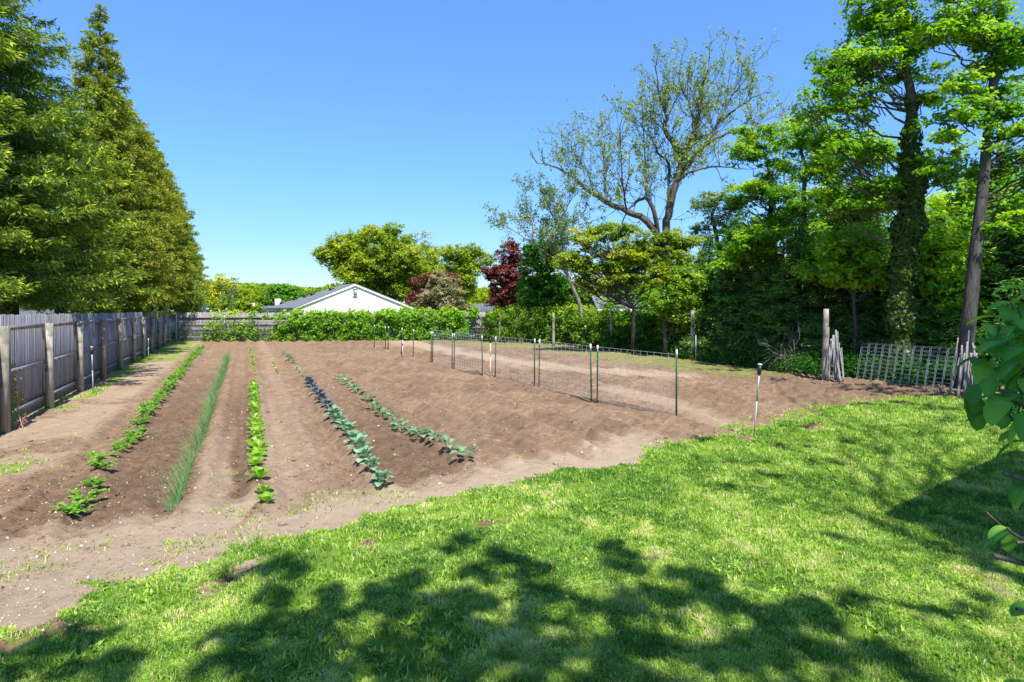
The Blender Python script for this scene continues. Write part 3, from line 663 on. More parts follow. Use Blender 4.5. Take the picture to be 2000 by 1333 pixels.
# ------------------------------------------------------------------ vegetables
def potato(b):
    for k in range(random.randint(9, 12)):
        az = random.uniform(0, 6.28); L = random.uniform(.10, .2); pt = random.uniform(.25, 1.1)
        d = np.array([math.cos(az)*math.cos(pt), math.sin(az)*math.cos(pt), math.sin(pt)])
        e = d*L; b.segs([[0, 0, 0]], [e], .004, .003, 4, t=.7)
        for j in range(5):
            q = e*(.45+.14*j); la = az+(0 if j == 4 else random.choice([-1, 1])*random.uniform(.7, 1.3))
            leafstrip(b, q, la, random.uniform(.06, .10), random.uniform(.045, .065), random.uniform(.1, .5), random.uniform(-.6, -.1), 3, .2, random.uniform(.2, .95))
def onion(b):
    for k in range(random.randint(11, 16)):
        az = random.uniform(0, 6.28); x, y = random.uniform(-.035, .035), random.uniform(-.13, .13); L = random.uniform(.26, .46)
        p0 = random.uniform(.95, 1.5); p1 = random.uniform(.1, 1.2)
        pts = []; p = np.array([x, y, -.02])
        for i in range(6):
            pts.append(p.copy()); pit = p0+(p1-p0)*i/5; p = p+np.array([math.cos(az)*math.cos(pit), math.sin(az)*math.cos(pit), math.sin(pit)])*L/5
        b.tube(pts, np.linspace(.0055, .0012, 6), 4, cap=False, t=random.uniform(.1, .95))
def lettuce(b, s=1.0):
    n = random.randint(9, 12)
    for k in range(n):
        u = k/n; az = k*2.4+random.uniform(-.3, .3)
        leafstrip(b, (0, 0, 0), az, s*random.uniform(.17, .24)*(1.05-.3*u), s*random.uniform(.12, .16)*(1-.3*u), .55+.75*u, .25+.9*u+random.uniform(-.4, .2), 5, .28, min(1, .25+.5*u+random.uniform(-.1, .25)), ruff=.05, prof=lambda v: (.22+.95*v**1.1)*(1 if v < .85 else .8), tipw=.55)
def cabbage(b, s=1.0):
    n = random.randint(9, 12)
    for k in range(n):
        u = k/n; az = k*2.4+random.uniform(-.4, .4); pet = s*random.uniform(.06, .10)
        p0 = .35+.85*u; d = np.array([math.cos(az)*math.cos(p0), math.sin(az)*math.cos(p0), math.sin(p0)])
        base = np.array([0, 0, .03+.08*u*s]); b.segs([base*.4], [base+d*pet], .006*s, .004*s, 4, t=.9)
        leafstrip(b, base+d*pet*.9, az, s*random.uniform(.13, .19)*(1-.25*u), s*random.uniform(.12, .16)*(1-.25*u), p0, p0-random.uniform(.5, 1.1), 5, .3, random.uniform(.2, .9), ruff=.05, prof=lambda v: math.sin(math.pi*min(1, .2+.72*v))**.55, tipw=.5)
def broccoli(b, s=1.0):
    for k in range(random.randint(7, 9)):
        az = k*2.4+random.uniform(-.4, .4); pet = s*random.uniform(.08, .13); p0 = random.uniform(.5, 1.15)
        d = np.array([math.cos(az)*math.cos(p0), math.sin(az)*math.cos(p0), math.sin(p0)]); base = np.array([0, 0, .04])
        b.segs([[0, 0, -.01], base], [base, base+d*pet], .006, .004, 4, t=.9)
        leafstrip(b, base+d*pet*.9, az, s*random.uniform(.09, .14), s*random.uniform(.07, .10), p0-.2, p0-random.uniform(.9, 1.5), 4, .25, random.uniform(.1, 1), ruff=.08)
def seedling(b, s=1.0):
    for k in range(5):
        leafstrip(b, (0, 0, 0), random.uniform(0, 6.28), s*random.uniform(.05, .10), s*.035, 1.0, .1, 3, .2, random.uniform(.3, .9))
def protos(fn, mat, name, n=4, **kw):
    r = []
    for k in range(n):
        b = MB(); fn(b, **kw); o = b.build(name, M[mat], smooth=(fn is not potato)); o.hide_render = False; r.append(o)
    return r
def plant_row(pts, prot, label, cat, group, jit=.03, s=(.85, 1.15), uniform=True, flip=None, skip=None):
    used = [False]*len(prot)
    for i, (p, q) in enumerate(pts):
        k = random.randrange(len(prot))
        if not used[k]: o = prot[k]; used[k] = True
        else: o = prot[k].copy(); col.objects.link(o)
        x, y, _ = G(p, q) if q > 100 else (p, q, 0)
        x += random.uniform(-jit, jit); y += random.uniform(-jit, jit)
        sc = random.uniform(*s); o.scale = (sc, sc, sc*random.uniform(.9, 1.1)); o.rotation_euler = (random.uniform(-.08, .08), random.uniform(-.08, .08), random.uniform(0, 6.28) if uniform else random.uniform(-.25, .25)+(.42))
        o.location = (x, y, gz(x, y)-.004); tag(o, label % nth(i+1) if '%' in label else label, cat, group)
    for k, u in enumerate(used):
        if not u: bpy.data.objects.remove(prot[k])
def along(px_pts, step, Yscale=None):
    P = [G(*p) for p in px_pts]; out = []; carry = 0
    for a, b in zip(P[:-1], P[1:]):
        L = np.linalg.norm(b-a); s = carry
        while s < L: out.append(tuple((a+(b-a)*s/L)[:2])); s += step
        carry = s-L
    return out
pot = [(128, 1012), (165, 985), (183, 955), (196, 925), (205, 905)]
r1 = [(p, q) for p, q in pot]+[tuple(v) for v in along([(236, 888), (262, 862), (285, 815), (316, 776), (352, 732), (395, 679)], .36)]
plant_row(r1, protos(potato, 'potato', 'potato_plant', 5), '%s potato plant from the near end of the leftmost row', 'plant', 'potato plants in the leftmost garden row', s=(.7, 1.15), jit=.05)
r2 = along([(335, 1005), (362, 935), (398, 845), (420, 778), (446, 700)], .25)
plant_row(r2, protos(onion, 'onion', 'scallion_clump', 6), '%s scallion clump from the near end of the grassy row', 'plant', 'scallion clumps in the second garden row', s=(.62, .95), uniform=False)
r3 = [(517, 990), (516, 966), (506, 945)]+along([(502, 918), (500, 850), (495, 757)], .30)
plant_row(r3, protos(lettuce, 'lettuce', 'lettuce_plant', 5), '%s lettuce from the near end of the bright green row', 'plant', 'lettuces in the third garden row', jit=.03, s=(.6, .98))
plant_row(along([(495, 728), (494, 706), (490, 684)], .55), protos(seedling, 'lettuce', 'lettuce_seedling', 3, s=1.7), '%s lettuce seedling beyond the gap behind the full lettuces', 'plant', 'lettuce seedlings at the far end of the third row')
plant_row(along([(545, 738), (535, 715), (527, 697)], .5), protos(seedling, 'weed', 'small_seedling', 3, s=1.5), '%s small seedling in the faint row right of the lettuces', 'plant', 'seedlings in the faint row', s=(.6, 1))
r4 = [(745, 952), (727, 927), (712, 908), (700, 890), (690, 874), (681, 858), (671, 844), (663, 832), (655, 822)]
plant_row(r4, protos(cabbage, 'cabbage', 'cabbage_plant', 5, s=.95), '%s blue-green cabbage from the near end of its row', 'plant', 'blue-green cabbages in the fourth garden row', jit=.02, s=(.85, 1.1))
r4b = [(645, 810), (637, 800), (630, 791), (624, 782), (617, 775), (612, 768), (607, 760), (602, 754)]
plant_row(r4b, protos(cabbage, 'purple', 'red_cabbage_plant', 4, s=.8), '%s purple cabbage counted from the blue-green cabbages', 'plant', 'purple cabbages behind the blue-green ones', jit=.02)
plant_row([(591, 739), (586, 732), (580, 726)], protos(cabbage, 'paleleaf', 'pale_seedling', 2, s=.5), '%s pale seedling behind the purple cabbages', 'plant', 'pale seedlings behind the purple cabbages')
plant_row([(571, 712), (566, 707), (561, 701), (555, 695)], protos(broccoli, 'kale', 'young_cabbage', 2, s=1.1), '%s young cabbage at the far end behind the pale seedlings', 'plant', 'young cabbages at the far end of the fourth row')
r5 = [(905, 904), (876, 886), (848, 869), (822, 856), (803, 846), (786, 838), (770, 832), (757, 818), (748, 812), (740, 806), (728, 798), (716, 781), (699, 768), (692, 762), (684, 757), (676, 751), (668, 745), (660, 740)]
plant_row(r5, protos(broccoli, 'kale', 'broccoli_plant', 5, s=1.12), '%s broccoli plant from the near end of the rightmost row', 'plant', 'broccoli plants in the rightmost planted row', jit=.02, s=(.85, 1.15))
plant_row([(x, 665) for x in range(882, 962, 9)], protos(cabbage, 'cabbage', 'iris_clump', 2, s=1.6), '%s low pale plant from the left below the grey panel', 'plant', 'low pale plants below the grey wooden panel', s=(.8, 1.2))

# ------------------------------------------------------------------ trellis: steel posts and wire panels
def tpost_proto():
    r = empty('steel_post', (0, 0, 0)); m = MB()
    m.box((0, 0, .62), (.036, .005, 1.28)); m.box((0, .018, .62), (.005, .031, 1.279))
    for z in np.arange(.12, 1.2, .055): m.box((0, -.006, z), (.012, .009, .016))
    m.build('shaft', M['tgreen'], r)
    m = MB(); m.box((0, 0, 1.34), (.0375, .0065, .16)); m.box((0, .0175, 1.34), (.0065, .033, .159)); m.build('tip', M['white'], r)
    return r
tp = [(1321, 819, 683), (1166.6, 785.5, 674.5), (1155, 783, 672), (1052.5, 757.5, 663), (1043.7, 756, 662), (967, 739, 658), (942, 733, 656), (886.5, 721, 652), (882.7, 720.5, 652), (844.8, 711, 648), (842, 711, 648), (806.7, 699.5, 644), (784.5, 693, 641), (758, 683.5, 638), (753, 682.5, 638), (731, 678, 635)]
P0 = tpost_proto(); tpw = []
for i, (x, yb, yt) in enumerate(tp):
    o = P0 if i == 0 else copy_tree(P0)
    g = G(x, yb); h = g[1]/F*(yb-yt); o.location = (g[0], g[1], 0); o.scale = (1, 1, h/1.42); o.rotation_euler = (random.uniform(-.02, .02), random.uniform(-.015, .015), -.45+random.uniform(-.15, .15))
    tpw.append((g, h)); tag(o, 'nearest white-tipped green steel post of the trellis' if i == 0 else '%s white-tipped green steel post counting away from the camera' % nth(i+1), 'post', 'green steel posts of the garden trellis')
pl = [(0, 1), (2, 3), (4, 5), (6, 7), (8, 9)]
plab = ['nearest wire trellis panel strung between green steel posts', 'second wire trellis panel from the camera', 'middle wire trellis panel of the row', 'fourth wire trellis panel from the camera', 'farthest wire trellis panel of the row']
for i, (a, b_) in enumerate(pl):
    ga, gb_ = tpw[a][0], tpw[b_][0]; d = gb_-ga; L = np.linalg.norm(d); d = d/L; m = MB(); nc = max(4, round(L/.2)); A_, B_ = [], []
    zb, zt = .06, 1.32
    jig = lambda: np.array([random.uniform(-.006, .006), random.uniform(-.006, .006), 0])
    for k in range(nc+1): A_.append(d*L*k/nc+[0, 0, zb]+jig()); B_.append(d*L*k/nc+[0, 0, zt]+jig())
    m.segs(A_, B_, .0034, .0034, 4); A_, B_ = [], []
    zz = zt
    rows = []
    while zz > zb: rows.append(zz); zz -= .108
    rows.append(zb)
    for z in rows: A_.append(np.array([0, 0, z])+[0, .004, 0]); B_.append(d*L+[0, .004, z])
    m.segs(A_, B_, .0032, .0032, 4)
    o = m.build('trellis_panel', M['wire']); o.location = Vector(ga); tag(o, plab[i], 'trellis', 'wire panels of the garden trellis')

# ------------------------------------------------------------------ stake lights
def stake(px, yb, ytop, lab, white=True, lean=0.0):
    g = G(px, yb); h = g[1]/F*(yb-ytop); r = empty('garden_light', g); tag(r, lab, 'garden light', 'garden lights on metal stakes')
    m = MB(); m.tube([[0, 0, 0], [0, 0, h*.5]], .012, 8); m.tube([[0, 0, h*.5], [0, 0, h-.2]], .014, 8); m.build('pole', M['white'] if white else M['galv'], r)
    m = MB(); m.tube([[0, 0, h-.2], [0, 0, h-.18], [0, 0, h-.03]], [.02, .034, .036], 12); m.build('lamp_housing', M['black'], r)
    m = MB(); m.tube([[0, 0, h-.03], [0, 0, h-.015], [0, 0, h]], [.042, .042, .03], 12); m.build('cap', M['galv'] if not white else M['black'], r)
    r.rotation_euler = (0, lean, 0)
stake(1472, 857, 710, 'grey garden light leaning beside the lawn edge', False, .085)
stake(182, 770, 677, 'black-topped garden light beside the left fence, nearest one there', False, -.03)
stake(290, 703, 651, 'white garden light half way along the left fence', True)
stake(332, 670, 616, 'white garden light in the far left corner', True)
stake(958, 737, 658, 'black-topped garden light between two trellis posts', True)
stake(786.5, 697, 655, 'short white garden light stake among the far trellis posts', True)

# ------------------------------------------------------------------ old posts on the right
def old_post(px, yb, ytop, r_, lab, mat='post', lean=0.):
    g = G(px, yb); h = g[1]/F*(yb-ytop); m = MB(); n = 7
    m.tube([[lean*z, 0, z] for z in np.linspace(-.05, h, n)], np.linspace(r_*1.08, r_*.9, n), 10, rough=.06)
    o = m.build('wooden_post', M[mat]); o.location = Vector(g); tag(o, lab, 'post', 'round wooden posts of the old right-hand fence')
old_post(1611, 743, 604, .085, 'round wooden post beside the left bundle of poles', 'post', .02)
old_post(1353, 702, 606, .085, 'round wooden post against the dark hemlocks')
old_post(1195, 684, 607, .085, 'round wooden post under the low grey roof', 'post')
old_post(1081, 676, 611, .07, 'round wooden post in the clipped hedge', 'post')
old_post(976, 668, 612, .06, 'thin wooden post at the left end of the hedge', 'post')
m = MB(); m.tube([[0, 0, 0], [0, 0, 1.05]], .018, 8); m.tube([[0, 0, 1.05], [0, 0, 1.07]], [.022, .01], 8); o = m.build('steel_stake', M['galv']); o.location = Vector(G(1359, 706)); tag(o, 'thin silver stake right of the wooden post by the hemlocks', 'stake')
# old wire fence strung between
m = MB(); A_, B_ = [], []
wp = [G(1195, 684), G(1353, 702), G(1440, 714), G(1611, 743)]
for a, b_ in zip(wp[:-1], wp[1:]):
    for z in np.arange(.1, 1.3, .15): A_.append(a+[0, .1, z]-wp[0]); B_.append(b_+[0, .1, z]-wp[0])
    for s in np.arange(0, 1, .05): p = a+(b_-a)*s; A_.append(p+[0, .1, .05]-wp[0]); B_.append(p+[0, .1, 1.3]-wp[0])
m.segs(A_, B_, .003, .003, 3); o = m.build('wire_fence', M['black']); o.location = Vector(wp[0]); tag(o, 'dark wire fence strung between the old wooden posts', 'fence')
# pole bundles
def bundle(cx, yb, specs, lab0, group):
    for i, (bx, tx, ty, r_) in enumerate(specs):
        g = G(bx, yb+random.uniform(-3, 3)); dd = random.uniform(-.12, .25); g = g+np.array([0, dd, 0])
        Yt = g[1]+random.uniform(.25, .55)
        T = W(tx, ty, Yt)
        m = MB(); n = 6; c = np.array([(T-g)*s+np.array([random.uniform(-.012, .012), 0, 0]) for s in np.linspace(0, 1, n)])
        m.tube(c, np.linspace(r_, r_*.8, n), 7, rough=.06, t=random.random())
        o = m.build('wooden_pole', M['stick']); o.location = Vector(g)
        tag(o, lab0 % nth(i+1), 'pole', group)
sA = [(1612+i*3.6, 1617+i*2.4+random.uniform(-3, 3), random.choice([640, 648, 655, 662, 645, 670]), random.uniform(.017, .03)) for i in range(10)]
sA += [(1634+i*4.2, 1628+i*3.8, random.choice([672, 680, 690, 668]), random.uniform(.017, .028)) for i in range(5)]
bundle(1630, 745, sA, '%s grey pole from the left in the bundle beside the thick post', 'grey poles leaning beside the thick wooden post')
sB = [(1858+i*4.4, 1872+i*3.0+random.uniform(-3, 3), random.choice([652, 660, 668, 675, 690, 700]), random.uniform(.016, .026)) for i in range(12)]
sB += [(1896+i*4.6, 1893+i*2.5, random.choice([646, 650, 670, 690]), random.uniform(.016, .024)) for i in range(5)]
bundle(1885, 774, sB, '%s grey pole from the left in the bundle against the trunk', 'grey poles leaning against the leaning tree trunk')
# wire mesh panels leaning between the bundles
for k, (dx, dz, lab) in enumerate([(0, 0, 'large galvanised wire panel leaning between the two pole bundles'), (.05, .03, 'second wire panel leaning just behind the front one')]):
    P = [G(1672, 742)+[dx, dx*.6, 0], G(1855, 768)+[dx, dx*.6, 0]]; T0 = W(1683, 672, P[0][1]+.42)+[dx, 0, dz]; T1 = W(1868, 683, P[1][1]+.42)+[dx, 0, dz]
    m = MB(); A_, B_ = [], []; nc, nr = 12, 10
    for i in range(nc+1): s = i/nc; A_.append(P[0]+(P[1]-P[0])*s-P[0]); B_.append(T0+(T1-T0)*s-P[0])
    for i in range(nr+1): s = i/nr; A_.append(P[0]+(T0-P[0])*s-P[0]); B_.append(P[1]+(T1-P[1])*s-P[0])
    m.segs(A_, B_, .0042, .0042, 5); o = m.build('wire_mesh_sheet', M['wire_dull']); o.location = Vector(P[0]); tag(o, lab, 'wire panel', 'wire panels leaning before the hemlocks')
# grey wooden panel between vine and hedge is the last bay of the back fence; its end post
m = MB(); m.tube([[0, 0, 0], [0, 0, 1.62]], .05, 8, rough=.04); o = m.build('wooden_post', M['post']); o.location = Vector(G(939, 667)); tag(o, 'thin grey post at the right end of the back fence', 'post')

# ------------------------------------------------------------------ buildings
def poly(b, pts): b.add(pts, [list(range(len(pts)))])
def white_house():
    Yf = 46.; o0 = W(693, 604, Yf); r = empty('white_house', (o0[0], Yf, 0)); tag(r, 'white house with low grey gable roof behind the vine-covered fence', 'house')
    O = np.array([o0[0], Yf, 0])
    A = W(693, 557, Yf)-O; BL = W(580, 603, Yf)-O; BR = W(806, 604, Yf)-O
    rd = np.array([-.444, 1, 0])*9.0
    m = MB(); wl = BL*[1, 1, 0]+[.15, 0, -.6]; wr = BR*[1, 1, 0]+[-.15, 0, -.6]
    v = [wl, wr, [wr[0], wr[1], BR[2]], A+[0, 0, -.04], [wl[0], wl[1], BL[2]]]
    m.add(v, [[0, 1, 2, 4]]); m.tri = [[2+m.n-5, 3+m.n-5, 4+m.n-5]]
    m.add([wl, [wl[0], wl[1], BL[2]], np.array([wl[0], wl[1], BL[2]])+rd, wl+rd], [[0, 1, 2, 3]])
    m.add([wr, [wr[0], wr[1], BR[2]], np.array([wr[0], wr[1], BR[2]])+rd, wr+rd], [[3, 2, 1, 0]])
    m.build('wall', M['siding'], r)
    m = MB(); ov = np.array([0.02, -.05, 0])
    A2, L2, R2 = A+ov, BL+ov+[-.25, 0, -.08], BR+ov+[.25, 0, -.08]; D = W(664, 561, Yf+7.)-O; C = W(519, 605, Yf+9)-O; E = BR+rd+[.2, 0, -.05]
    th = np.array([0, 0, .14])
    m.add([A2+th, L2+th, C+th, D+th], [[0, 1, 2, 3]]); m.add([A2+th, D+th, E+th, R2+th], [[0, 1, 2, 3]])
    m.add([A2, L2, C, D], [[3, 2, 1, 0]]); m.add([A2, D, E, R2], [[3, 2, 1, 0]])
    m.add([L2, L2+th, C+th, C], [[0, 1, 2, 3]]); m.add([R2, R2+th, E+th, E], [[0, 1, 2, 3]])
    m.add([L2+th, A2+th, A2+th*.4, L2+th*.4], [[0, 1, 2, 3]]); m.add([A2+th, R2+th, R2+th*.4, A2+th*.4], [[0, 1, 2, 3]])
    roof = m.build('roof', M['roof'], r)
    for s, u in ((.22, .2), (.42, .3), (.5, .45), (.62, .55), (.78, .62)):
        p = (A2+th)*(1-s)+(C+th)*s+(D-A2)*u*.15*(1-s)+[0, -.1, .02]; m = MB(); m.box(p, (.42, .42, .16), .4); m.build('vent', M['black'], roof)
    for (a, b_, n_) in ((L2, A2, 'barge_board'), (A2, R2, 'barge_board')):
        m = MB(); f = np.array([0, -.012, -.02]); m.beam(a+f, b_+f, .03, .15); m.build(n_, M['white'], r)
    m = MB(); c = W(694, 572, Yf-.02)-O; m.box(c, (.26, .06, .48)); m.build('gable_vent', M['galv'], r)
    m = MB(); m.box(c+[0, -.045, .27], (.36, .05, .05)); m.box(c+[0, -.045, -.27], (.36, .05, .05)); m.build('vent_trim', M['concrete'], r)
    m = MB(); c = W(682, 604, Yf-.2)-O; m.tube([c+[0, 0, -.3], c, c+[.12, 0, .06]], .03, 6); m.build('floodlight', M['black'], r)
    m = MB(); c = W(543, 596, Yf+8)-O; m.box(c, (.42, .42, 1.1)); m.build('chimney', M['white'], r)
white_house()
def far_house(px0, px1, yE, yR, Y, wallmat, roofmat, lab, gable=False, depth=6, win=None):
    """side-on roof (eave yE, ridge yR) or a gable facing us"""
    a, b = W(px0, yE, Y), W(px1, yE, Y); O = np.array([(a[0]+b[0])/2, Y, 0]); r = empty('house', O); tag(r, lab, 'house')
    hw = (b[0]-a[0])/2; ze = a[2]; zr = W(0, yR, Y if gable else Y+depth/2)[2]
    m = MB(); m.box((0, depth/2, ze/2-.5), (2*hw-.5, depth-.5, ze+1)); 
    if gable: m.add([[-hw+.25, .25, ze], [hw-.25, .25, ze], [0, .25, zr-.08]], [[0, 1, 2]]); m.add([[-hw+.25, depth-.25, ze], [hw-.25, depth-.25, ze], [0, depth-.25, zr-.08]], [[2, 1, 0]])
    else: m.add([[hw-.25, .25, ze], [hw-.25, depth-.25, ze], [hw-.25, depth/2, zr-.08]], [[0, 1, 2]]); m.add([[-hw+.25, .25, ze], [-hw+.25, depth-.25, ze], [-hw+.25, depth/2, zr-.08]], [[2, 1, 0]])
    m.build('wall', M[wallmat], r)
    m = MB()
    if gable: m.beam([-hw/2-.05, 0, 0], [-hw/2-.05, 0, 1], .01, .01); m = MB(); 
    if gable:
        for sg in (-1, 1):
            v = [[0, -.1, zr], [0, depth+.1, zr], [sg*(hw+.1), depth+.1, ze-.05], [sg*(hw+.1), -.1, ze-.05]]; v2 = [[x, y, z+.12] for x, y, z in v]
            m.add(v+v2, [[0, 1, 2, 3], [4, 5, 6, 7], [0, 3, 7, 4], [3, 2, 6, 7], [1, 2, 6, 5]])
    else:
        for sg in (0, 1):
            ye = -.2 if sg == 0 else depth+.2
            v = [[-hw, depth/2, zr], [hw, depth/2, zr], [hw, ye, ze-.05], [-hw, ye, ze-.05]]; v2 = [[x, y, z+.12] for x, y, z in v]
            m.add(v+v2, [[0, 1, 2, 3], [4, 5, 6, 7], [0, 3, 7, 4], [3, 2, 6, 7], [1, 2, 6, 5]])
    m.build('roof', M[roofmat], r)
    if not gable:
        m = MB(); m.beam([-hw, -.24, ze], [hw, -.24, ze], .05, .14); m.build('gutter', M['white'], r)
    if win:
        for (px, py, w, h) in win:
            c = W(px, py, Y)-O; m = MB(); m.box(c+[0, .2, 0], (w, .06, h)); wo_ = m.build('window', M['glass'], r)
            m = MB()
            for sg in (-1, 1): m.box(c+[sg*w*.78, .18, 0], (w*.4, .06, h*1.02))
            m.build('shutter', M['black'], r)
            m = MB(); m.box(c+[0, .15, 0], (.05, .03, h)); m.box(c+[0, .152, 0], (w, .028, .05)); m.build('frame', M['white'], wo_)
    return r
far_house(758, 806, 597, 571, 85, 'siding', 'roof', 'small white gabled house with dark shutters behind the white one', True, 9, [(776, 581, .9, 1.1)])
r_ = far_house(917, 962, 613, 596, 52, 'siding', 'roof', 'low dark grey roof below the burgundy tree', False, 8)
far_house(1166, 1262, 607, 581, 33, 'post', 'roof2', 'small shed with pale grey roof behind the yellow-green maple', False, 5)
for (px, py, h, lab) in [(443, 601, 24, 'white chimney poking above the left part of the back fence'), (494, 603, 18, 'small white chimney above the vines')]:
    pass
far_house(-260, 60, 622, 606, 60, 'siding', 'roof', 'white house glimpsed under the spruces beyond the left fence', False, 8)
rr_ = far_house(395, 450, 604, 593, 78, 'greyw' if 'greyw' in M else 'concrete', 'roof', 'grey house half hidden behind the vines at far left', False, 9)
m = MB(); c = W(443, 600, 77); m.box((0, 0, c[2]/2), (.85, .85, c[2]+1.4)); o = m.build('chimney', M['white'], rr_); o.location = Vector((c[0]-rr_.location.x, 0, 0))
r2_ = far_house(470, 520, 609, 600, 80, 'siding', 'roof2', 'white house with chimney glimpsed above the vine top', True, 9)
m = MB(); c = W(494, 601, 80); m.box((0, 0, c[2]/2), (.7, .7, c[2]+1.2)); o = m.build('chimney', M['white'], r2_); o.location = Vector((c[0]-r2_.location.x+.4, -.5, 0))

# a parked van whose windscreen shows above the far corner
def car(loc, rz, lab):
    r = empty('parked_van', loc, rz); tag(r, lab, 'van')
    prof = [(-2.3, .35), (-2.35, 1.0), (-2.2, 1.25), (-1.35, 1.42), (-.55, 2.25), (2.2, 2.3), (2.35, 1.2), (2.35, .35)]
    m = MB(); n = len(prof); v = [[x, y, z] for y in (-.95, .95) for x, z in prof]; m.add(v, [[i, (i+1) % n, n+(i+1) % n, n+i] for i in range(n)])
    for s in (0, n):
        m.add([[x, -.95 if s == 0 else .95, z] for x, z in prof], [[0, 1, 2, 7], [2, 3, 6, 7], [3, 4, 5, 6]])
    m.build('body', M['galv'], r, )
    m = MB(); m.add([[-1.3, -.8, 1.5], [-1.3, .8, 1.5], [-.62, .72, 2.2], [-.62, -.72, 2.2]], [[0, 1, 2, 3]]); o = m.build('windscreen', M['glass'], r); o.location = (-.03, 0, .03)
    for sy in (-1, 1):
        m = MB(); m.box((.4, sy*.96, 1.75), (1.6, .02, .55)); m.build('window', M['glass'], r)
        for x in (-1.5, 1.5):
            m = MB(); m.tube([[x, sy*.80, .34], [x, sy*.98, .34]], .34, 16); w = m.build('wheel', M['black'], r)
            m = MB(); m.tube([[x, sy*.975, .34], [x, sy*.99, .34]], .19, 12); m.build('rim', M['galv'], w)
car((-22.6, 41.5, 0), 1.9, 'silver van parked behind the far left corner post')

# the house behind the camera on the right: its roof corner throws the big shadow on the lawn
def near_house():
    k = 1/math.tan(SUN_EL); hc = 3.05
    corner = G(1722, 1005)+np.array([-SH.x, -SH.y, 0])*k*hc; corner[2] = hc
    e = np.array([.351, -.936, 0]); w = np.array([.936, .351, 0])
    r = empty('house', (corner[0], corner[1], 0)); tag(r, 'white house beside the camera whose roof shades the lawn', 'house')
    O = np.array([corner[0], corner[1], 0]); m = MB(); L, D, pit = 16., 9.0, .5
    for (s0, s1, z0_, z1_) in ((0, D/2, 0, pit*D/2), (D/2, D, pit*D/2, 0)):
        v = [w*s0+[0, 0, hc+z0_], w*s1+[0, 0, hc+z1_], w*s1+e*L+[0, 0, hc+z1_], w*s0+e*L+[0, 0, hc+z0_]]; v2 = [q+np.array([0, 0, -.15]) for q in v]
        m.add(v+v2, [[0, 1, 2, 3], [7, 6, 5, 4], [0, 4, 5, 1], [3, 2, 6, 7], [0, 3, 7, 4], [1, 5, 6, 2]])
    m.build('roof', M['roof'], r)
    m = MB(); a = w*.5+e*.4; b_ = w*(D-.5)+e*.4; c = w*(D-.5)+e*(L-.4); d = w*.5+e*(L-.4); zt = np.array([0, 0, hc+.05])
    for p, q in ((a, b_), (b_, c), (c, d), (d, a)): m.add([p, q, q+zt, p+zt], [[0, 1, 2, 3]])
    ap = np.array([0, 0, hc+pit*D/2-.2])
    m.add([a+zt, b_+zt, (a+b_)/2+ap], [[0, 1, 2]]); m.add([d+zt, c+zt, (c+d)/2+ap], [[0, 1, 2]])
    m.build('wall', M['siding'], r)
    for s in (3.0, 7.5):
        m = MB(); p = w*.47+e*s; m.box(p+[0, 0, 1.5], (.05, 1.1, 1.2), math.atan2(w[1], w[0])); m.build('window', M['glass'], r)
near_house()

# ------------------------------------------------------------------ trees beyond the back fence
def tr(px, yb, Y, pts):      # trunk polyline from photo points at distance Y, starting on the ground
    a = W(px, 590, Y); a[2] = -.1; return [a]+[W(x, y, Y)+np.array([0, rng.uniform(-.3, .3), 0]) for x, y in pts]
bT = 'trees beyond the back fence'
cluster_tree('domed_tree', 'broad domed yellow-green tree behind the white house', 'tree', tr(757, 0, 62, [(757, 590), (752, 545), (745, 500), (745, 470)]), .55,
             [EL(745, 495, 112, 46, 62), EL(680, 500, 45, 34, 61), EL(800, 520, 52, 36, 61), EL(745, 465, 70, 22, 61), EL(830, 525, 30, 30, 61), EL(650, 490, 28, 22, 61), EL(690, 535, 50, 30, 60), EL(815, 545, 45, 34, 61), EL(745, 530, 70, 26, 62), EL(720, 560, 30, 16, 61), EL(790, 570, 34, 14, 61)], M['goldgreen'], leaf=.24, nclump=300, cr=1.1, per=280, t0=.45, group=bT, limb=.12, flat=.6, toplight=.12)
cluster_tree('rounded_tree', 'gold-green round tree right of the broad domed tree', 'tree', tr(905, 0, 70, [(905, 560), (908, 520), (912, 490)]), .4,
             [EL(905, 525, 50, 44, 70), EL(930, 510, 28, 26, 70), EL(885, 500, 30, 24, 70), EL(900, 570, 40, 25, 70)], M['goldgreen'], leaf=.26, nclump=90, cr=1.1, per=220, t0=.5, group=bT, limb=.1)
cluster_tree('burgundy_maple', 'burgundy maple standing tall beside the green maples', 'tree', tr(990, 0, 46, [(990, 590), (992, 540), (997, 500)]), .25,
             [EL(1000, 500, 26, 28, 46), EL(985, 540, 40, 30, 46), EL(975, 575, 42, 24, 46), EL(1015, 560, 30, 34, 46)], M['red'], leaf=.19, nclump=95, cr=.62, per=230, bark='bark_dark', t0=.5, group=bT)
cluster_tree('burgundy_shrub_tree', 'small burgundy tree peeping from behind the crabapple', 'tree', tr(850, 0, 56, [(850, 590), (855, 560)]), .15,
             [EL(872, 550, 26, 18, 56), EL(833, 556, 22, 18, 56), EL(815, 585, 18, 14, 54)], M['red'], leaf=.22, nclump=40, cr=.8, per=200, bark='bark_dark', group=bT)
cluster_tree('crabapple_tree', 'pinkish grey-green crabapple right of the white house', 'tree', tr(862, 0, 43, [(862, 600), (860, 575), (862, 555)]), .15,
             [EL(862, 580, 46, 34, 43), EL(862, 550, 26, 20, 43), EL(830, 600, 24, 14, 43), EL(890, 598, 24, 16, 43)], M['pinkish'], leaf=.12, nclump=100, cr=.5, per=230, group=bT, aspect=.7)
cluster_tree('small_green_tree', 'small fresh green tree between both white houses', 'tree', tr(800, 0, 75, [(800, 590), (802, 570)]), .2,
             [EL(805, 570, 26, 16, 75)], M['maple'], leaf=.28, nclump=22, cr=1.1, per=160, group=bT)
